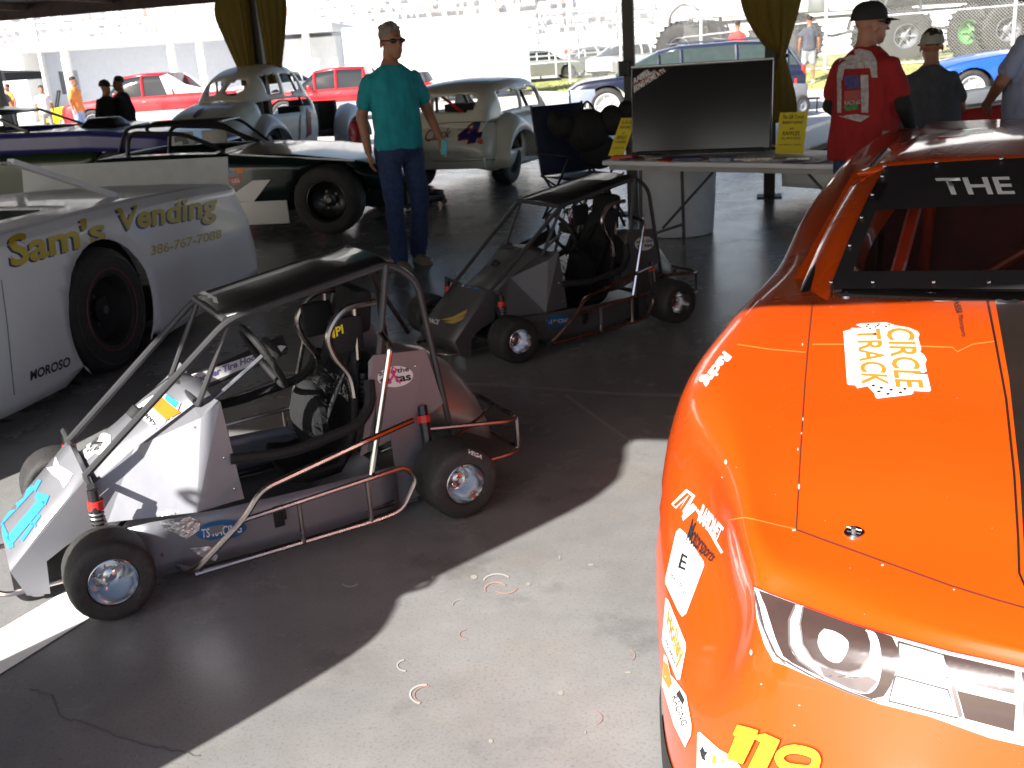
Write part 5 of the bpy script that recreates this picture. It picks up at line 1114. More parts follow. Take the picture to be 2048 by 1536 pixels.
def person(label, loc, rz, H=1.8, J=None, shirt=None, pants=None, shoe=None, hair=None, cap=None, glasses=False, vox=.009, sleeves='short', headturn=0.0, build=1.0, skin=None, shorts=False, group=None, undersleeve=None, shirt_len=.86, apron=None):
    s = H / 1.8; t = thing('person', label, 'person', loc, rz, group); t.scale = (s,) * 3
    j = dict(ankL=(.12, 0, .08), kneL=(.115, -.02, .50), hipL=(.095, 0, .93), ankR=(-.12, .02, .08), kneR=(-.115, -.01, .50), hipR=(-.095, 0, .93),
             shL=(.172, .005, 1.415), elL=(.25, .03, 1.17), wrL=(.26, -.03, .92), shR=(-.172, .005, 1.415), elR=(-.25, .03, 1.17), wrR=(-.26, -.03, .92), head=(0, -.02, 1.655))
    j.update(J or {}); j = {k: Vector(v) for k, v in j.items()}; w_ = build; sk = skin or M_skin
    b = MB()
    torso(b, [(0, .0, .84, .12 * w_, .09), (0, .0, .93, .165 * w_, .115), (0, -.005, 1.05, .155 * w_, .11 * w_), (0, -.01, 1.20, .155 * w_, .11 * w_), (0, 0, 1.35, .168, .112), (0, .01, 1.43, .15, .095), (0, .01, 1.49, .085, .068), (0, .01, 1.54, .058, .058)])
    hc = j['head']; cap_(b, (0, .015, 1.47), (hc.x * .6, .01 + hc.y * .2, 1.60), .058, .056)
    Rm = Matrix.Rotation(headturn, 3, 'Z')
    def hp(x, y, z): return hc + Rm @ (Vector((x, y, z)) * 1.09)
    b.ell(hp(0, .012, .03), (.076, .096, .088), 18, 12, Rm); b.ell(hp(0, -.02, -.035), (.062, .072, .085), 16, 12, Rm); b.ell(hp(0, -.05, -.085), (.034, .036, .028), 12, 8, Rm)
    cap_(b, hp(0, -.088, .012), hp(0, -.108, -.028), .009, .014, 8); b.ell(hp(0, -.086, .028), (.05, .014, .012), 12, 6, Rm); b.ell(hp(0, -.086, -.062), (.024, .012, .010), 10, 6, Rm)
    for q in (-1, 1): b.ell(hp(q * .079, .012, -.008), (.011, .02, .032), 8, 8, Rm)
    for q in 'LR':
        cap_(b, j['sh' + q] + Vector((0, 0, -.03)), j['el' + q], .040, .044); cap_(b, j['el' + q], j['wr' + q], .045, .029)
        d = (j['wr' + q] - j['el' + q]).normalized(); hand(b, j['wr' + q] + d * .01, d, (1 if q == 'L' else -1, .15, 0), 1.0, .55)
        cap_(b, j['hip' + q], j['kne' + q], .085, .058); cap_(b, j['kne' + q], j['ank' + q] + Vector((0, .01, .05)), .056, .036); b.ell(j['kne' + q] + Vector((0, .025, -.13)), (.05, .055, .12))
    remeshed(b, 'body', sk, t, vox)
    # shirt
    b = MB(); z0 = shirt_len
    torso(b, [(0, .0, z0, .188 * w_, .140), (0, -.005, z0 + .1, .185 * w_, .14 * w_), (0, -.01, 1.06, .18 * w_, .135 * w_), (0, -.01, 1.20, .178 * w_, .132 * w_), (0, 0, 1.33, .188, .132), (0, .01, 1.405, .196, .116), (0, .012, 1.45, .165, .098), (0, .012, 1.485, .115, .084), (0, .012, 1.515, .075, .072)])
    for q in 'LR':
        a, e, wv = j['sh' + q], j['el' + q], j['wr' + q]
        if sleeves == 'short': cap_(b, a + Vector((0, 0, -.014)), a.lerp(e, .66), .060, .068)
        elif sleeves == 'long': cap_(b, a, e, .066, .054); cap_(b, e, e.lerp(wv, .93), .053, .042)
    remeshed(b, 'shirt', shirt, t, vox * 1.1, fold=.016, seed=H * 7)
    if undersleeve:
        for q in 'LR':
            b = MB(); cap_(b, j['sh' + q] + Vector((0, 0, -.05)), j['el' + q], .046, .050); cap_(b, j['el' + q], j['el' + q].lerp(j['wr' + q], .95), .048, .036); remeshed(b, 'sleeve', undersleeve, t, vox * 1.2, fold=.005)
    # trousers
    b = MB(); torso(b, [(0, 0, .80, .10, .08), (0, 0, .88, .172 * w_, .122), (0, 0, .98, .172 * w_, .122), (0, 0, 1.0, .16 * w_, .112)])
    for q in 'LR':
        if shorts: cap_(b, j['hip' + q] + Vector((0, 0, -.02)), j['hip' + q].lerp(j['kne' + q], .85), .1, .095)
        else: cap_(b, j['hip' + q] + Vector((0, 0, -.02)), j['kne' + q], .098, .075); cap_(b, j['kne' + q], j['ank' + q] + Vector((0, .01, 0)), .074, .064)
    remeshed(b, 'shorts' if shorts else 'trousers', pants, t, vox * 1.1, fold=.014, seed=H * 3, fs=11)
    for q in 'LR':
        a = j['ank' + q]; b = MB(); b.ell(a + Vector((0, -.06, -.045)), (.046, .125, .038)); b.ell(a + Vector((0, .02, -.02)), (.042, .06, .055)); b.box(a + Vector((0, -.055, -.07)), (.085, .25, .02)); remeshed(b, 'shoe', shoe or M_dgrey, t, vox * 1.2)
    if hair:
        b = MB(); b.ell(hp(0, .022, .052), (.082, .098, .078), 20, 12, Rm); rr = random.Random(4)
        for k in range(60):
            a = rr.uniform(0, 6.28); e = rr.uniform(.5, 1.4); p = hp(.078 * math.cos(a) * math.cos(e), .022 + .095 * math.sin(a) * math.cos(e), .055 + .076 * math.sin(e)); b.ell(p, .012, 6, 4)
        o = remeshed(b, 'hair', hair, t, vox * .9, fold=.006, smooth_it=1, fs=40)
    if cap:
        b = MB(); rows = []
        for i in range(9):
            e = math.pi / 2 * i / 8; rows.append([hp(.085 * math.cos(e) ** .7 * math.cos(a), .016 + .106 * math.cos(e) ** .7 * math.sin(a), .035 + .092 * math.sin(e)) for a in [2 * math.pi * k / 24 for k in range(24)]])
        b.grid([[p - Vector((0, 0, .012)) for p in rows[0]]] + rows, True); b.obj('cap', cap, t, smooth=180)
        b = MB(); b.grid([[hp(x, -.085 - y * (1 - (x / .075) ** 2 * .55), .030 - .012 * y / .08 - .3 * x * x * 8 * .1) for x in (-.075, -.05, -.025, 0, .025, .05, .075)] for y in (0, .03, .06, .085)]); b.obj('cap_brim', cap, t, smooth=60, solid=.004)
    if glasses:
        b = MB()
        for q in (-1, 1): b.ell(hp(q * .033, -.083, .010), (.031, .012, .018), 14, 8, Rm)
        b.tube([hp(-.079, .01, .014), hp(-.064, -.07, .012), hp(0, -.096, .014), hp(.064, -.07, .012), hp(.079, .01, .014)], .0045, 6); b.obj('sunglasses', M_glass, t)
    return t, j
M_teal = mat('teal cotton', (0.012, 0.28, 0.34), .85, var=.12, scale=14, bump=.3, bscale=260)
M_redc = mat('red cotton', (0.26, 0.006, 0.008), .85, var=.12, scale=14, bump=.3, bscale=260)
M_gryc = mat('charcoal cotton', (0.075, 0.078, 0.095), .9, var=.15, scale=14, bump=.3, bscale=260)
M_blc = mat('pale blue cotton', (0.28, 0.31, 0.46), .85, var=.1, scale=14, bump=.3, bscale=260)
M_blk = mat('black cotton', (0.010, 0.010, 0.012), .9, var=.2); M_hair = mat('silver hair', (.20, .17, .14), .8, var=.4, scale=60); M_dhair = mat('dark hair', (.025, .016, .010), .7)
M_capk = mat('black cap', (.012, .010, .010), .8); M_capg = mat('grey cap', (.30, .29, .26), .8); M_shoe = mat('tan shoe', (.20, .16, .12), .8); M_jean = M_denim
g0 = G(820, 535, 0)
teal, jt = person('man in a teal T-shirt, jeans and sunglasses standing beside the green race car', (g0.x, g0.y + .05, 0), R(26), 1.80, dict(
    ankL=(.12, .10, .08), kneL=(.13, .01, .50), ankR=(-.10, -.05, .08), kneR=(-.10, -.05, .5), elR=(-.245, .06, 1.16), wrR=(-.235, .02, .90), elL=(.26, .02, 1.18), wrL=(.29, -.12, .96), head=(.015, -.03, 1.66)),
    M_teal, M_jean, M_shoe, M_hair, None, True, .0095, headturn=R(8), build=1.0, shirt_len=.90)
b = MB(); b.box((0, 0, 0), (.02, .075, .12)); o = b.obj('folded_cup', mat('teal card', (.10, .45, .55), .6), None, bevel=.01); mw = wmat(teal) @ Vector((jt['wrL'] + Vector((.0, -.07, -.07)))); o.location = mw; o.rotation_euler = (0.2, .1, .6); tag(o, 'small teal and white card held in the hand of the man in teal', 'card')
red, jr = person('man in a red T-shirt with a printed back, black sleeves and black cap', (2.20, 6.25, 0), R(128), 1.70, dict(elL=(.26, -.02, 1.16), wrL=(.22, -.20, 1.02), elR=(-.26, -.02, 1.16), wrR=(-.2, -.22, 1.0), head=(0, -.045, 1.645)), M_redc, M_jean, M_dgrey, None, M_capk, True, .010, headturn=R(-25), build=1.22, undersleeve=M_blk, shirt_len=.83)
gryp, _ = person('man in a charcoal T-shirt and pale grey cap seen from behind', (3.02, 7.3, 0), R(172), 1.50, dict(elL=(.27, -.04, 1.16), wrL=(.14, -.24, 1.08), elR=(-.27, -.04, 1.16), wrR=(-.14, -.24, 1.08)), M_gryc, M_blk, M_dgrey, M_dhair, M_capg, False, .011, build=1.4)
blu, _ = person('man in a pale blue shirt standing at the right edge behind the orange car', (3.50, 6.75, 0), R(200), 1.76, dict(elL=(.30, -.03, 1.18), wrL=(.20, -.22, 1.05), elR=(-.30, .0, 1.18), wrR=(-.28, -.18, 1.02)), M_blc, M_blk, M_dgrey, M_dhair, M_capk, False, .011, build=1.25)
# shirt print on the red T-shirt
RT_ = tree_of([c for c in red.children if c.name.startswith('shirt')])
M_pgrey = mat('faded shirt print', (.36, .33, .33), .8, var=.3, scale=40); M_pblu = mat('blue shirt print', (.05, .05, .16), .8, var=.3, scale=40)
decal('shirt_print', M_pgrey, red, RT_, [[(1676, 150), (1680, 118), (1700, 102), (1720, 98), (1742, 104), (1754, 124), (1754, 155), (1744, 155), (1740, 136), (1690, 138), (1686, 160), (1676, 160)], [(1676, 145), (1684, 145), (1684, 225), (1676, 225)], [(1722, 150), (1737, 150), (1737, 225), (1724, 225)], [(1678, 232), (1712, 228), (1740, 232), (1722, 244), (1700, 238)]], off=.006)
decal('shirt_print', M_pblu, red, RT_, [[(1690, 152), (1720, 150), (1720, 176), (1692, 178)], [(1700, 128), (1716, 124), (1714, 138), (1698, 140)]], off=.007)
decal('shirt_print', mat('dull red print', (.30, .06, .05), .8, var=.4, scale=40), red, RT_, [[(1690, 182), (1722, 180), (1722, 200), (1690, 202)], [(1718, 124), (1732, 120), (1730, 136), (1716, 138)]], off=.007)
decal('shirt_print', mat('dull green print', (.06, .16, .05), .8, var=.4, scale=40), red, RT_, [[(1688, 212), (1716, 204), (1718, 218), (1692, 222)]], off=.007)
decal('shirt_lettering', M_pgrey, red, RT_, (), [('RACING', [(1690, 210), (1722, 208), (1722, 200), (1690, 202)], .02, 0)], .008)
# the couple by the purple car, far visitors
p = G(228, 330, .0)
def far(label, px, Y, H, rz, sh, pa, **k):
    q = AY(px, 200, Y); return person(label, (q.x, Y, k.pop('z', 0)), rz, H, k.pop('J', None), sh, pa, vox=.026, **k)
far('person in dark clothes and a wide black hat beside the purple race car', 214, 16.8, 1.54, R(60), M_blk, M_blk, hair=M_dhair, cap=M_capk, sleeves='long')
far('person in a dark navy jacket standing just right of the person in the black hat', 244, 17.0, 1.58, R(-40), mat('navy jacket', (.012, .014, .03), .8), M_blk, hair=M_dhair, sleeves='long', build=1.2)
M_orc = mat('orange cotton', (.85, .26, .06), .8); M_whc = mat('white cotton', (.75, .75, .75), .8); M_khk = mat('grey shorts cloth', (.28, .28, .30), .8); M_bljean = mat('pale denim', (.30, .38, .60), .8); M_rdc = mat('bright red cotton', (.75, .06, .05), .8)
far('person in an orange shirt and pale jeans outside by the white building', 152, 27, 1.66, R(80), M_orc, M_bljean, hair=M_dhair, J=dict(ankL=(.2, .3, .08)))
far('person in a white shirt bending beside the yellow cart outside', 86, 30, 1.5, R(30), M_whc, M_khk, hair=M_dhair)
far('person in a dark shirt under the far left awning', 6, 34, 1.6, R(10), M_gryc, M_blk, hair=M_dhair)
far('person in a salmon shirt under the far left awning', 20, 35, 1.6, R(-30), M_orc, M_blk, hair=M_dhair)
# ================================================================== OUTSIDE
M_grass = mat('dry grass', (0.30, 0.29, 0.11), .9, var=.35, scale=.8, bump=.6, bscale=40)
M_dirt = mat('dry dirt bank', (0.30, 0.22, 0.13), .95, var=.2, scale=.6)
ZB = .50
def bankz(d): # d = distance behind the foot line
    return -.012 + (ZB + .012) * min(1, max(0, d) / 4.6) ** 1.2 - .25 * min(1, max(0, d - 5) / 5)
F0, F1_ = Vector((17.5, 22.0, 0)), Vector((-8, 46.0, 0)); fd_ = (F1_ - F0).normalized(); fn_ = Vector((-fd_.y, fd_.x, 0)); fn_ = fn_ if fn_.y > 0 else -fn_
# foot line through the points seen in the photo
foot = [Vector((24, 22.5, 0)), Vector((14, 24.3, 0)), Vector((8.4, 26.6, 0)), Vector((5.4, 29.6, 0)), Vector((2.9, 34.8, 0)), Vector((.2, 42.0, 0)), Vector((-1.5, 52, 0))]
foot = cr(foot, 5); rows = []
for d in (-.05, .5, 1.2, 2, 3, 4, 5, 8, 16, 40):
    r = []
    for i, p in enumerate(foot):
        a = foot[max(i - 1, 0)]; c = foot[min(i + 1, len(foot) - 1)]; tt = (c - a).normalized(); nn = Vector((-tt.y, tt.x, 0)); nn = nn if nn.y + nn.x > 0 else -nn
        nn = (nn + Vector((.3, .6, 0))).normalized(); q = p + nn * d; hz = bankz(d) if d > 0 else -.06; r.append(Vector((q.x, q.y, hz * (1 if i < 14 else max(.15, 1 - (i - 14) / 16)) + .02 * math.sin(i * 1.7 + d) * (1 if d > 1 else 0))))
    rows.append(r)
b = MB(); b.grid(rows); bank = b.obj('grass_bank', M_grass, smooth=180); tag(bank, kind='structure')
BK = tree_of([bank])
def onbank(x, y):
    h = BK.ray_cast(Vector((x, y, 30)), Vector((0, 0, -1)))[0]; return h.z if h else 0.0
# kerb at its foot
b = MB(); b.grid([[p + Vector((-.10, -.12, z)) for p in foot] for z in (-.02, .10)] + [[p + Vector((.05, .06, .10)) for p in foot], [p + Vector((.05, .06, -.02)) for p in foot]])
tag(b.obj('kerb', M_pave, smooth=30), kind='structure')
# tufts, one uncountable cover
rr = random.Random(9); b = MB()
for k in range(9000):
    i = rr.randrange(len(foot) - 1); p = foot[i].lerp(foot[i + 1], rr.random()) + Vector((.5, .85, 0)) * rr.uniform(.2, 6.5); z = onbank(p.x, p.y)
    h = rr.uniform(.04, .11); a = rr.uniform(0, 6.28); q = Vector((math.cos(a), math.sin(a), 0)) * .02; p.z = z - .01
    b.add([p - q, p + q, p + Vector((rr.gauss(0, .02), rr.gauss(0, .02), h))], [(0, 1, 2)])
tag(b.obj('grass', mat('grass blades', (.27, .30, .09), .8, var=.5, scale=2), smooth=0), 'short dry grass growing on the bank below the fence', 'grass', kind='stuff')
# ---- chain link fence
M_galv = mat('galvanised steel', (0.60, 0.61, 0.62), .45, .6); M_wire = mat('fence wire', (0.50, 0.50, 0.51), .5, .4)
fp = [Vector(p) for p in ((19, 27.5, 0), (14, 28.6, 0), (9.6, 30.6, 0), (6.6, 33.4, 0), (4.6, 37.5, 0), (3.2, 43, 0))]
fence = thing('chain_link_fence', 'tall galvanised chain link fence along the top of the grass bank', 'fence', (0, 0, 0))
FH = 2.7
for i, p in enumerate(fp):
    z = onbank(p.x, p.y); b = MB(); b.cyl((p.x, p.y, z - .2), (p.x, p.y, z + FH), .05, n=10); b.obj('fence_post', M_galv, fence)
for p, q in zip(fp, fp[1:]):
    zp, zq = onbank(p.x, p.y), onbank(q.x, q.y); d = (q - p); L = d.length; d = d.normalized()
    def FP(a, h): return p + d * a + Vector((0, 0, zp + (zq - zp) * a / L + h))
    for h in (FH - .03, 1.35, .06):
        b = MB(); b.cyl(FP(0, h), FP(L, h), .02, n=6); b.obj('fence_rail', M_galv, fence)
    nm = (0.247, .969, 0); b = MB(); pitch = .085; hgt = FH - .08; nline = int((L + hgt) / pitch); per = Vector((-d.y, d.x, 0)) * .0028
    for k in range(nline):
        s0 = k * pitch
        for sg in (0, 1):
            a0, h0, a1_, h1 = s0, .04, s0 - hgt, .04 + hgt
            if a1_ < 0: h1 = .04 + s0; a1_ = 0
            if a0 > L: h0 = .04 + (a0 - L); a0 = L
            if h0 >= h1: continue
            if sg: a0, a1_ = L - a0, L - a1_
            A, B_ = FP(a0, h0), FP(a1_, h1); u = Vector((0, 0, .0045))
            b.add([A - u, A + u + per, A - per, B_ - u, B_ + u + per, B_ - per], [(0, 1, 4, 3), (1, 2, 5, 4), (2, 0, 3, 5)])
    o = b.obj('wire_mesh', M_wire, fence, smooth=0); o['kind'] = 'stuff'
# ---- vehicles
def carshape(name, label, loc, rz, stations, green, m, wheels, wr=.34, wd=.22, hw=.9, lower=None, rimm=None, cat='car', glass=M_glass, group=None, holes=True, parts=()):
    """x forward. stations: x,zbottom,zbelt,halfwidth ; green: x,z,halfwidth roofline"""
    t = thing(name, label, cat, loc, rz, group)
    rows = []
    for x, zb, zt, w_ in stations:
        half = [Vector((x, w_ * .96, zb)), Vector((x, w_, zb + (zt - zb) * .30)), Vector((x, w_ * 1.0, zb + (zt - zb) * .65)), Vector((x, w_ * .955, zt - .03)), Vector((x, w_ * .88, zt)), Vector((x, 0, zt + .03))]
        rows.append(half + [Vector((p.x, -p.y, p.z)) for p in half[::-1][1:]])
    cols = [cr(list(c), 6) for c in zip(*rows)]; rows = [cr([c[i] for c in cols], 3) for i in range(len(cols[0]))]
    b = MB(); b.grid(rows); b.f = [f for f in b.f if not any(abs((q := sum((b.v[i] for i in f), Vector()) / len(f)).y) > hw * .55 and (q.x - wx) ** 2 + (q.z - wr) ** 2 < (wr * 1.13) ** 2 for wx in wheels)]; b.mi = [0] * len(b.f)
    snap(b, [(wx, wr, wr * 1.13) for wx in wheels]); body = b.obj('body', m, t, smooth=60)
    for r, nm in ((rows[0], 'tail_panel'), (rows[-1], 'front_panel')):
        b = MB(); b.poly(r); b.obj(nm, m, t, smooth=0)
    # greenhouse: glass volume with pillars and roof
    if green:
        gl = MB(); g2 = []
        for x, z, w_, zb_ in green: g2.append([Vector((x, w_ + .07, zb_ - .02)), Vector((x, w_ + .03, zb_ + (z - zb_) * .6)), Vector((x, w_ - .04, z - .05)), Vector((x, w_ - .12, z)), Vector((x, 0, z + .02))])
        g2 = [h + [Vector((p.x, -p.y, p.z)) for p in h[::-1][1:]] for h in g2]
        gl.grid(g2); gl.poly(g2[0]); gl.poly(g2[-1]); gl.obj('windows', glass, t, smooth=40)
        b = MB(); b.grid([[p + Vector((0, 0, .012)) for p in r[2:7]] for r in g2[1:-1]]); b.obj('roof', m, t, smooth=50, solid=.02)
        for k in range(1, len(g2) - 1):
            for s in (0, -1):
                i0, i1, i2 = (0, 1, 2) if s == 0 else (-1, -2, -3)
                b = MB(); o_ = Vector((0, .008 if s == 0 else -.008, 0)); b.tube([g2[k][i0] + o_, g2[k][i1] + o_, g2[k][i2] + o_], .035, 6); b.obj('pillar', m, t)
        for s in (0, -1):
            for k in (0, -2):
                i0, i2 = (0, 2) if s == 0 else (-1, -3); b = MB(); b.tube([g2[k][i0], g2[k + 1][i2]], .035, 6); b.obj('pillar', m, t)
    for wx in wheels:
        for s in (-1, 1):
            b = MB(); b.lathe([(wr * 1.15, 0), (wr * 1.15, .3)], (wx, s * (hw - .03), wr), (0, -s, 0), 24); b.obj('wheel_well', M_blackm, t)
            wheel(t, (wx, s * (hw - wd * .55), wr), (0, s, 0), wr, wd, wr * .66, mr=rimm or M_alu, spokes=5, hub=rimm or M_alu)
    b = MB(); b.box(((wheels[0] + wheels[-1]) / 2, 0, .33), (abs(wheels[-1] - wheels[0]) + .6, hw * 1.5, .2)); b.obj('underbody', M_blackm, t)
    return t
M_rt = paint('truck red', (.62, .012, .02)); M_lw = mat('truck two tone white', (.52, .52, .50), .5)
def pickup(name, label, loc, rz, m, low, scale=1.0, group=None, z=1.0, gl=M_glass):
    t = carshape(name, label, loc, rz, [(-2.5, .42, .98, .84), (-2.3, .36, 1.0, .88), (-1.0, .32, 1.0, .9), (.2, .30, 1.0, .9), (1.0, .30, 1.0, .9), (1.5, .32, .98, .9), (2.3, .36, .92, .86), (2.55, .42, .80, .80)],
        [(-.75, 1.02, .76, .98), (-.62, 1.56, .70, .98), (.15, 1.60, .70, .98), (.75, 1.55, .68, .98), (1.30, 1.02, .76, .96)], m, (-1.55, 1.65), wr=.37, wd=.25, hw=.9, cat='pickup truck', group=group, glass=gl)
    t.scale = (scale, scale, scale * z)
    for s in (-1, 1):
        b = MB(); b.box((.05, s * .905, .46), (2.35, .02, .26)); b.obj('lower_panel', low, t, bevel=.01)
        b = MB(); b.box((2.50, s * .66, .72), (.10, .22, .14)); b.obj('headlight', mat('clear lens', (.7, .72, .75), .15), t, bevel=.02)
        b = MB(); b.box((-2.48, s * .80, .80), (.06, .1, .26)); b.obj('tail_light', M_sred, t, bevel=.015)
        b = MB(); b.box((.85, s * 1.0, 1.08), (.1, .16, .13)); b.obj('mirror', m, t, bevel=.03)
        for x in (.1, .85):
            b = MB(); b.box((x, s * .91, .86), (.12, .02, .03)); b.obj('door_handle', M_chrome, t)
    b = MB(); b.box((2.58, 0, .45), (.14, 1.7, .16)); b.obj('front_bumper', low, t, bevel=.03)
    b = MB(); b.box((-2.6, 0, .45), (.14, 1.7, .14)); b.obj('rear_bumper', M_chrome, t, bevel=.03)
    b = MB(); b.box((2.56, 0, .68), (.03, 1.0, .2)); b.obj('grille', M_dgrey, t)
    return t
q = AY(200, 240, 30.5)
tr1 = pickup('red_pickup', 'red and white pickup truck facing left outside beyond the white coupe', (q.x + 1.65, 30.9, 0), math.pi - .05, M_rt, M_lw)
for s in (-1, 1):
    b = MB(); b.prism([(-.55, s * .80, 1.02), (-.4, s * .76, 1.5), (-.62, s * .74, 1.56), (-1.1, s * .80, 1.25), (-1.9, s * .84, 1.02)], (0, -s * .04, 0)); b.obj('bed_sail_panel', M_white, tr1, smooth=0)
q = AY(700, 200, 27.5)
tr2 = pickup('red_pickup', 'red pickup truck with grey side panels outside between the coupe and the man in teal', (q.x - .35, 30.0, 0), math.pi - .08, M_rt, M_grey, z=.88)
for s in (-1, 1):
    b = MB(); b.box((-1.6, s * .93, .72), (1.2, .02, .5)); b.obj('fender_flare', M_grey, tr2, bevel=.02)
b = MB(); b.box((-1.55, 0, 1.15), (1.6, 1.5, .3), taper=.85); b.obj('bed_cover', M_dgrey, tr2, bevel=.05)
# dark blue and silver sport utility
M_suv = paint('deep blue metallic', (.012, .016, .04)); M_suvl = mat('silver lower body', (.34, .38, .46), .35, .3, coat=.4)
q0 = AY(1212, 200, 22.5)
suv = carshape('utility_vehicle', 'dark blue and silver sport utility vehicle parked outside behind the television', (q0.x + 1.62, 22.3, 0), math.pi - .10, [(-2.35, .42, .92, .80), (-2.2, .34, .98, .86), (-1.0, .30, 1.0, .88), (.2, .28, 1.0, .88), (1.0, .28, .98, .88), (1.5, .30, .96, .88), (2.1, .34, .90, .84), (2.4, .42, .74, .76)],
    [(-2.25, 1.0, .74, .98), (-2.0, 1.46, .66, .98), (-1.0, 1.52, .66, .98), (.1, 1.50, .66, .98), (.55, 1.42, .66, .98), (1.42, 1.0, .74, .95)], M_suv, (-1.45, 1.62), wr=.38, wd=.25, hw=.88, cat='utility vehicle', glass=mat('greenish window', (.04, .055, .05), .1, var=.1), rimm=M_white)
suv.scale = (1, 1, .92)
for s in (-1, 1):
    b = MB(); b.box((.08, s * .89, .50), (2.25, .02, .34)); b.obj('lower_panel', M_suvl, suv, bevel=.01)
    b = MB(); b.box((-2.3, s * .78, .82), (.08, .12, .30)); b.obj('tail_light', M_sred, suv, bevel=.015)
    b = MB(); b.box((2.28, s * .62, .70), (.14, .24, .13)); b.obj('headlight', MATS['clear lens'], suv, bevel=.02)
    b = MB(); b.box((1.1, s * .98, 1.04), (.1, .16, .13)); b.obj('mirror', M_suv, suv, bevel=.03)
    b = MB(); b.tube([(-1.8, s * .5, 1.58), (.3, s * .5, 1.58)], .02); b.obj('roof_rail', M_chrome, suv)
for s in (-1, 1):
    b = MB(); b.box((2.1, s * .85, .60), (.5, .03, .3)); b.obj('fender_panel', M_suvl, suv, bevel=.01)
q = AY(1935, 190, 19.6)
bl = carshape('blue_sedan', 'bright blue sedan parked outside behind the man in charcoal', (q.x + 1.5, 19.8, 0), math.pi - .15, [(-2.2, .35, .78, .72), (-1.9, .25, .88, .84), (-.6, .2, .92, .88), (.6, .2, .92, .88), (1.2, .22, .88, .88), (1.9, .28, .76, .82), (2.2, .38, .58, .7)],
    [(-1.9, .92, .66, .9), (-1.3, 1.28, .60, .9), (-.6, 1.34, .60, .9), (-.1, 1.28, .58, .9), (.6, .92, .66, .88)], paint('bright blue paint', (.02, .10, .55)), (-1.35, 1.5), hw=.87, wr=.33, rimm=M_white)
for s in (-1, 1):
    b = MB(); b.ell((2.02, s * .62, .60), (.12, .14, .07)); b.obj('headlight', MATS['clear lens'], bl)
# utility trailer tongue to the right of the pickup
q = AY(1606, 185, 20.5)
tl = thing('cargo_trailer', 'small silver utility trailer with dark tongue behind the blue pickup', 'trailer', (q.x - .25, 20.3, 0), .15); tl.scale = (.55, .55, .7)
b = MB(); b.box((0, 0, .62), (.5, 1.3, .42)); b.obj('box', M_alu, tl, bevel=.02); b = MB(); b.tube([(.2, 0, .42), (1.0, 0, .40)], .03); b.tube([(.9, 0, .4), (.9, 0, .02)], .025); b.obj('tongue', M_blackm, tl)
b = MB(); b.box((.27, .4, .8), (.04, .14, .3)); b.obj('tail_light', M_sred, tl, bevel=.01)
for s in (-1, 1): wheel(tl, (0, s * .72, .28), (0, s, 0), .28, .16, .15, mr=M_alu)
# ---- monster trucks
def monster(label, loc, rz, m, rimm):
    t = thing('monster_truck', label, 'monster truck', loc, rz, 'monster trucks behind the fence')
    for x in (-1.5, 1.5):
        for s in (-1, 1):
            wheel(t, (x, s * 1.25, .82), (0, s, 0), .82, .85, .36, mr=rimm, hub=rimm, n=28, spokes=6)
        b = MB(); b.cyl((x, -1.2, .82), (x, 1.2, .82), .11, n=10); b.ell((x, 0, .82), (.25, .22, .25)); b.obj('axle', M_dgrey, t)
    for x in (-1.5, 1.5):
        for s in (-1, 1):
            lg = MB()
            for k in range(26):
                a = 2 * math.pi * k / 26; c = Vector((x + .83 * math.cos(a), s * 1.25, .82 + .83 * math.sin(a))); lg.box(c, (.07, .78, .06), Matrix.Rotation(-a, 3, 'Y'))
            lg.obj('tread_lugs', M_rubber, t, smooth=0)['kind'] = 'stuff'
            for dx in (-.22, .22):
                b = MB(); b.cyl((x + dx, s * .75, .95), (x + dx * .4, s * .6, 1.7), .05, n=8); b.obj('shock', M_chrome, t)
    b = MB(); 
    for s in (-1, 1):
        b.tube([(-2.1, s * .45, 1.55), (2.1, s * .45, 1.55)], .05, 8); b.tube([(-1.7, s * .5, 1.25), (0, s * .5, .95), (1.7, s * .5, 1.25)], .045, 8)
        for x in (-1.6, -.6, .6, 1.6): b.tube([(x, s * .45, 1.55), (x * .8, s * .5, 1.1)], .035, 6)
    b.obj('frame', M_dgrey, t)
    b = MB(); pr = [(-2.4, 1.65), (-2.4, 2.35), (-.7, 2.40), (-.55, 2.42), (-.35, 3.0), (.6, 3.0), (1.05, 2.42), (2.25, 2.28), (2.4, 1.75)]
    for s_, w_ in ((1, .95),): b.prism([(x, -w_, z) for x, z in pr], (0, 2 * w_, 0))
    b.obj('body', m, t, bevel=.06)
    for s in (-1, 1):
        b = MB(); b.box((.12, s * .955, 2.68), (.75, .02, .38)); b.obj('side_window', M_glass, t, bevel=.04)
        b = MB(); b.lathe([(.5, 0), (.58, .03), (.60, .06), (.55, .08)], (1.5, s * .93, 1.62), (0, s, 0), 20); b.obj('wheel_arch', M_dgrey, t)
    b = MB(); b.box((2.42, 0, 2.05), (.04, 1.3, .25)); b.obj('grille', M_chrome, t, bevel=.01)
    return t
M_mw = mat('truck white', (.72, .72, .70), .4); 
for lab, px, Y, rz, m, rm in (('white monster truck with grey wheels left of the curtain behind the fence', 1480, 35, R(150), M_mw, M_alu), ('white bodied monster truck right of the mustard curtain behind the fence', 1665, 35.5, R(165), M_mw, M_alu),
                         ('black monster truck behind the fence between the two caps', 1885, 34.5, R(172), M_black, M_alu), ('white monster truck with green wheels at the right edge', 2090, 33, R(120), M_mw, mat('lime wheel', (.10, .26, .09), .5))):
    q = AY(px, 60, Y); monster(lab, (q.x, Y, onbank(q.x, Y)), rz, m, rm)
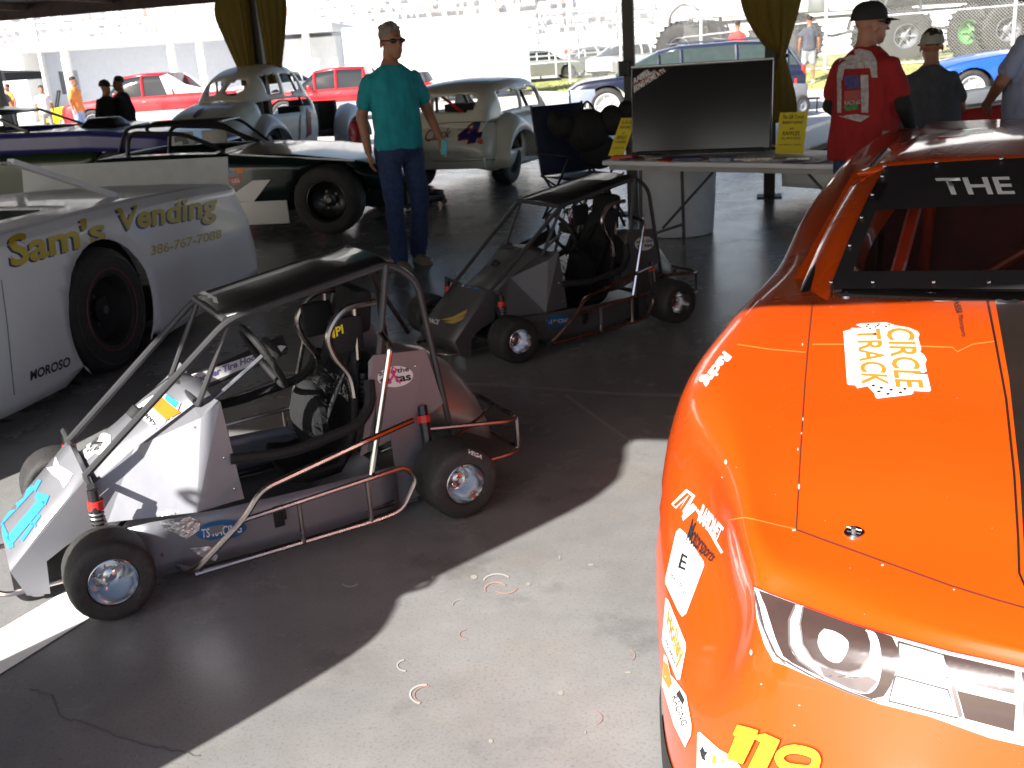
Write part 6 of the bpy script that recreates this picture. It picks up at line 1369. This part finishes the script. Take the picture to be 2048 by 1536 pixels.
for lab, px, Y, sh, pa, kw in (('person in a bright red shirt and jeans standing on the bank beside the monster truck', 1475, 30.5, M_rdc, M_bljean, {}), ('person in a dark shirt and grey shorts standing on the grass bank', 1618, 28.6, M_gryc, M_khk, dict(shorts=True)),
                         ('person in a red shirt far off above the cream sedan', 1137, 60, M_rdc, M_khk, {})):
    q = AY(px, 100, Y); person(lab, (q.x, Y, onbank(q.x, Y)), R(170), 1.74, None, sh, pa, M_whc, M_dhair, vox=.026, **kw)
# ---- kiosk, bleachers, building, awnings
M_bw = mat('whitewashed wall', (.80, .80, .80), .7, var=.03); M_bb = mat('pale blue grey wall', (.58, .62, .72), .7, var=.04); M_conc2 = mat('pale bleachers', (.62, .61, .60), .7, var=.1)
q = AY(1367, 70, 44); t = thing('ticket_kiosk', 'white kiosk with a red top behind the fence', 'kiosk', (q.x, 44, onbank(q.x, 44)), .1)
b = MB(); b.box((0, 0, 1.1), (1.5, 1.2, 2.2)); b.obj('walls', M_bw, t, bevel=.03); b = MB(); b.box((0, 0, 2.28), (1.6, 1.3, .2)); b.obj('roof', M_sred, t, bevel=.03); b = MB(); b.box((0, -.62, 1.45), (.9, .03, .5)); b.obj('hatch', M_grey, t)
q = AY(1320, 50, 50); t = thing('steel_bleachers', 'grey steel frame bleachers behind the kiosk', 'bleachers', (q.x, 50, 0), .12)
for k in range(6):
    b = MB(); b.box((0, k * .8, 1.2 + k * .42), (15, .35, .06)); b.obj('bench', M_galv, t); b = MB(); b.box((0, k * .8 + .3, .95 + k * .42), (15, .4, .05)); b.obj('footboard', M_galv, t)
for x in range(-7, 8, 2):
    b = MB(); b.tube([(x, -.2, 0), (x, -.2, 1.2), (x, 4.2, 3.4), (x, 4.2, 0)], .05, 6); b.obj('frame', M_galv, t)
b = MB(); b.tube([(-7.5, 4.4, 4.3), (7.5, 4.4, 4.3)], .04, 6); b.obj('guard_rail', M_galv, t)
# long white building left
q = AY(172, 160, 46); bd = thing('white_building', 'long white building with a blue grey shaded bay beyond the red pickup', 'building', (q.x, 46, 0), -.02)
b = MB(); b.box((4, 4.2, 1.45), (13, 6, 2.9)); b.obj('back_wall', M_bb, bd, smooth=0)
b = MB(); b.box((4, 1.9, 2.95), (14, 7.2, .35)); b.obj('roof', M_bw, bd, bevel=.05)
b = MB(); b.box((-3.2, .6, 1.4), (2.2, 3, 2.8)); b.obj('end_wall', M_bw, bd, smooth=0)
for x in (-.2, 4.2, 5.4, 7.8, 9.8):
    b = MB(); b.box((x, -1.2, 1.4), (.28, .28, 2.8)); b.obj('column', M_bw, bd, smooth=0, bevel=.02)
b = MB(); b.box((9.6, .2, 1.3), (2.6, 1.6, 2.6)); b.obj('wing_wall', M_bw, bd, smooth=0)
b = MB(); b.box((-1.2, 1.22, 1.5), (.9, .04, 1.0)); b.obj('window', M_glass, bd, bevel=.02)
q = AY(628, 100, 50); b = MB(); b.cyl((0, 0, 0), (0, 0, 3.0), .5, n=20); b.cyl((0, 0, 3.0), (0, 0, 3.15), .6, n=20); o = b.obj('storage_tank', M_bb, None); o.location = (q.x, 50, 0); tag(o, 'pale blue upright tank standing behind the second red pickup', 'tank')
q = AY(960, 130, 38); t = thing('box_trailer', 'plain white box trailer parked behind the cream sedan', 'trailer', (q.x - 1.5, 38.5, 0), .05)
b = MB(); b.box((0, 0, 1.5), (6.4, 2.3, 2.3)); b.obj('box', M_bw, t, bevel=.06)
for x in (-1.2, 0):
    for s in (-1, 1): wheel(t, (x, s * 1.0, .38), (0, s, 0), .38, .24, .2)
b = MB(); b.tube([(3.2, .5, .45), (4.4, 0, .45)], .05); b.tube([(3.2, -.5, .45), (4.4, 0, .45)], .05); b.obj('tongue', M_dgrey, t)
for s_ in (-1,):
    b = MB(); b.box((-2.0, s_ * 1.16, 1.4), (.8, .02, 1.8)); b.obj('side_door', mat('off white door', (.7, .7, .72), .5), t, bevel=.01)
q = AY(130, 190, 31); t = thing('yellow_cart', 'small yellow utility cart outside left of the person in orange', 'cart', (q.x - .1, 31, 0), .3)
b = MB(); b.box((0, 0, .55), (1.3, 1.0, .6)); b.box((-.5, 0, .9), (.3, 1.0, .3)); b.obj('body', mat('bright yellow paint', (.85, .65, .02), .4), t, bevel=.08)
for x in (-.42, .42):
    for s in (-1, 1): wheel(t, (x, s * .5, .24), (0, s, 0), .24, .16, .12)
b = MB(); b.tube([(-.2, -.4, .85), (-.05, -.4, 1.3), (-.05, .4, 1.3), (-.2, .4, .85)], .025); b.obj('handle', M_blackm, t)
q = AY(8, 180, 37); t = thing('canopy_tent', 'black canopy tent at the far left', 'tent', (q.x - .8, 37, 0), 0)
b = MB(); b.add([(-1.6, -1.5, 1.95), (1.6, -1.5, 1.95), (1.6, 1.5, 1.95), (-1.6, 1.5, 1.95), (0, 0, 2.15), (-1.6, -1.5, 1.7), (1.6, -1.5, 1.7), (1.6, 1.5, 1.7), (-1.6, 1.5, 1.7)], [(0, 1, 4), (1, 2, 4), (2, 3, 4), (3, 0, 4), (5, 6, 1, 0), (6, 7, 2, 1), (7, 8, 3, 2), (8, 5, 0, 3)]); b.obj('canopy', M_blk, t, smooth=0, solid=.01)
for x in (-1.55, 1.55):
    for y in (-1.45, 1.45):
        b = MB(); b.cyl((x, y, 0), (x, y, 1.95), .025, n=6); b.obj('leg', M_galv, t)
q = AY(80, 110, 33); b = MB(); b.cyl((0, 0, 0), (0, 0, 4.5), .06, n=10); o = b.obj('flag_pole', M_bw, None); o.location = (q.x, 33, 0); tag(o, 'thin pale pole standing outside at the left', 'pole')
# parked cars far off, all pale
for i, (px, Y, cc, lab) in enumerate(((1075, 52, (.6, .6, .62), 'silver sedan far off beyond the grass bank'), (1190, 56, (.7, .7, .7), 'white sedan far off beyond the grass bank left of the bare post'), (1265, 47, (.68, .68, .7), 'white sedan behind the fence below the bleachers'), (560, 44, (.72, .72, .72), 'white sedan far behind the white coupe'))):
    q = AY(px, 130, Y)
    carshape('parked_car', lab, (q.x, Y, onbank(q.x, Y)), .1 + i * .3, [(-2.2, .35, .78, .72), (-1.9, .25, .88, .84), (-.6, .2, .92, .88), (.6, .2, .92, .88), (1.2, .22, .88, .88), (1.9, .28, .76, .82), (2.2, .38, .58, .7)],
        [(-1.6, .92, .66, .9), (-.9, 1.32, .60, .9), (-.1, 1.38, .60, .9), (.5, 1.32, .58, .9), (1.15, .92, .66, .88)], paint('far car %d' % i, cc), (-1.35, 1.35), hw=.87, wr=.33)
# grandstand
gs = thing('grandstand', 'huge pale grandstand filling the background above everything', 'grandstand', (0, 95, 0), -.03)
b = MB(); rows = []; N = 26
for k in range(N):
    rows.append([Vector((x, k * 1.1, 2.0 + k * .72)) for x in range(-130, 131, 20)]); rows.append([Vector((x, k * 1.1 + 1.08, 2.0 + k * .72)) for x in range(-130, 131, 20)])
b.grid([[Vector((x, -.2, 0)) for x in range(-130, 131, 20)]] + rows); b.obj('terrace', M_conc2, gs, smooth=0)
for x in range(-120, 121, 24):
    b = MB(); b.add([(x - .7, -.3, 2.02), (x + .7, -.3, 2.02), (x + .7, N * 1.1, 2.05 + N * .72), (x - .7, N * 1.1, 2.05 + N * .72)], [(0, 1, 2, 3)]); b.obj('aisle', M_bw, gs, smooth=0, solid=.3)
b = MB(); b.box((0, -.5, 1.4), (262, .3, 2.8)); b.obj('front_wall', M_bw, gs, smooth=0)
for k in range(0, N, 1):
    b = MB(); b.box((0, k * 1.1 + .5, 2.42 + k * .72), (258, .3, .06)); b.obj('bench', M_alu if k % 3 else M_bb, gs, smooth=0)
rr = random.Random(2); b = MB()
for k in range(5200):
    r = int(N * rr.random() ** 1.2); c = Vector((rr.gauss(0, 60) if rr.random() < .5 else rr.uniform(-125, 125), 95 + r * 1.1 + .5, 2.45 + r * .72 + .35)); b.cur = rr.choice((0, 0, 0, 1, 2)); b.box(c, (.42, .3, .75), taper=.5)
o = b.obj('crowd', [M_whc, M_bb, mat('crowd tan', (.5, .4, .33), .8), mat('crowd dark', (.18, .18, .22), .8)], None, smooth=0); tag(o, 'pale crowd scattered over the distant grandstand seats', 'crowd', kind='stuff')
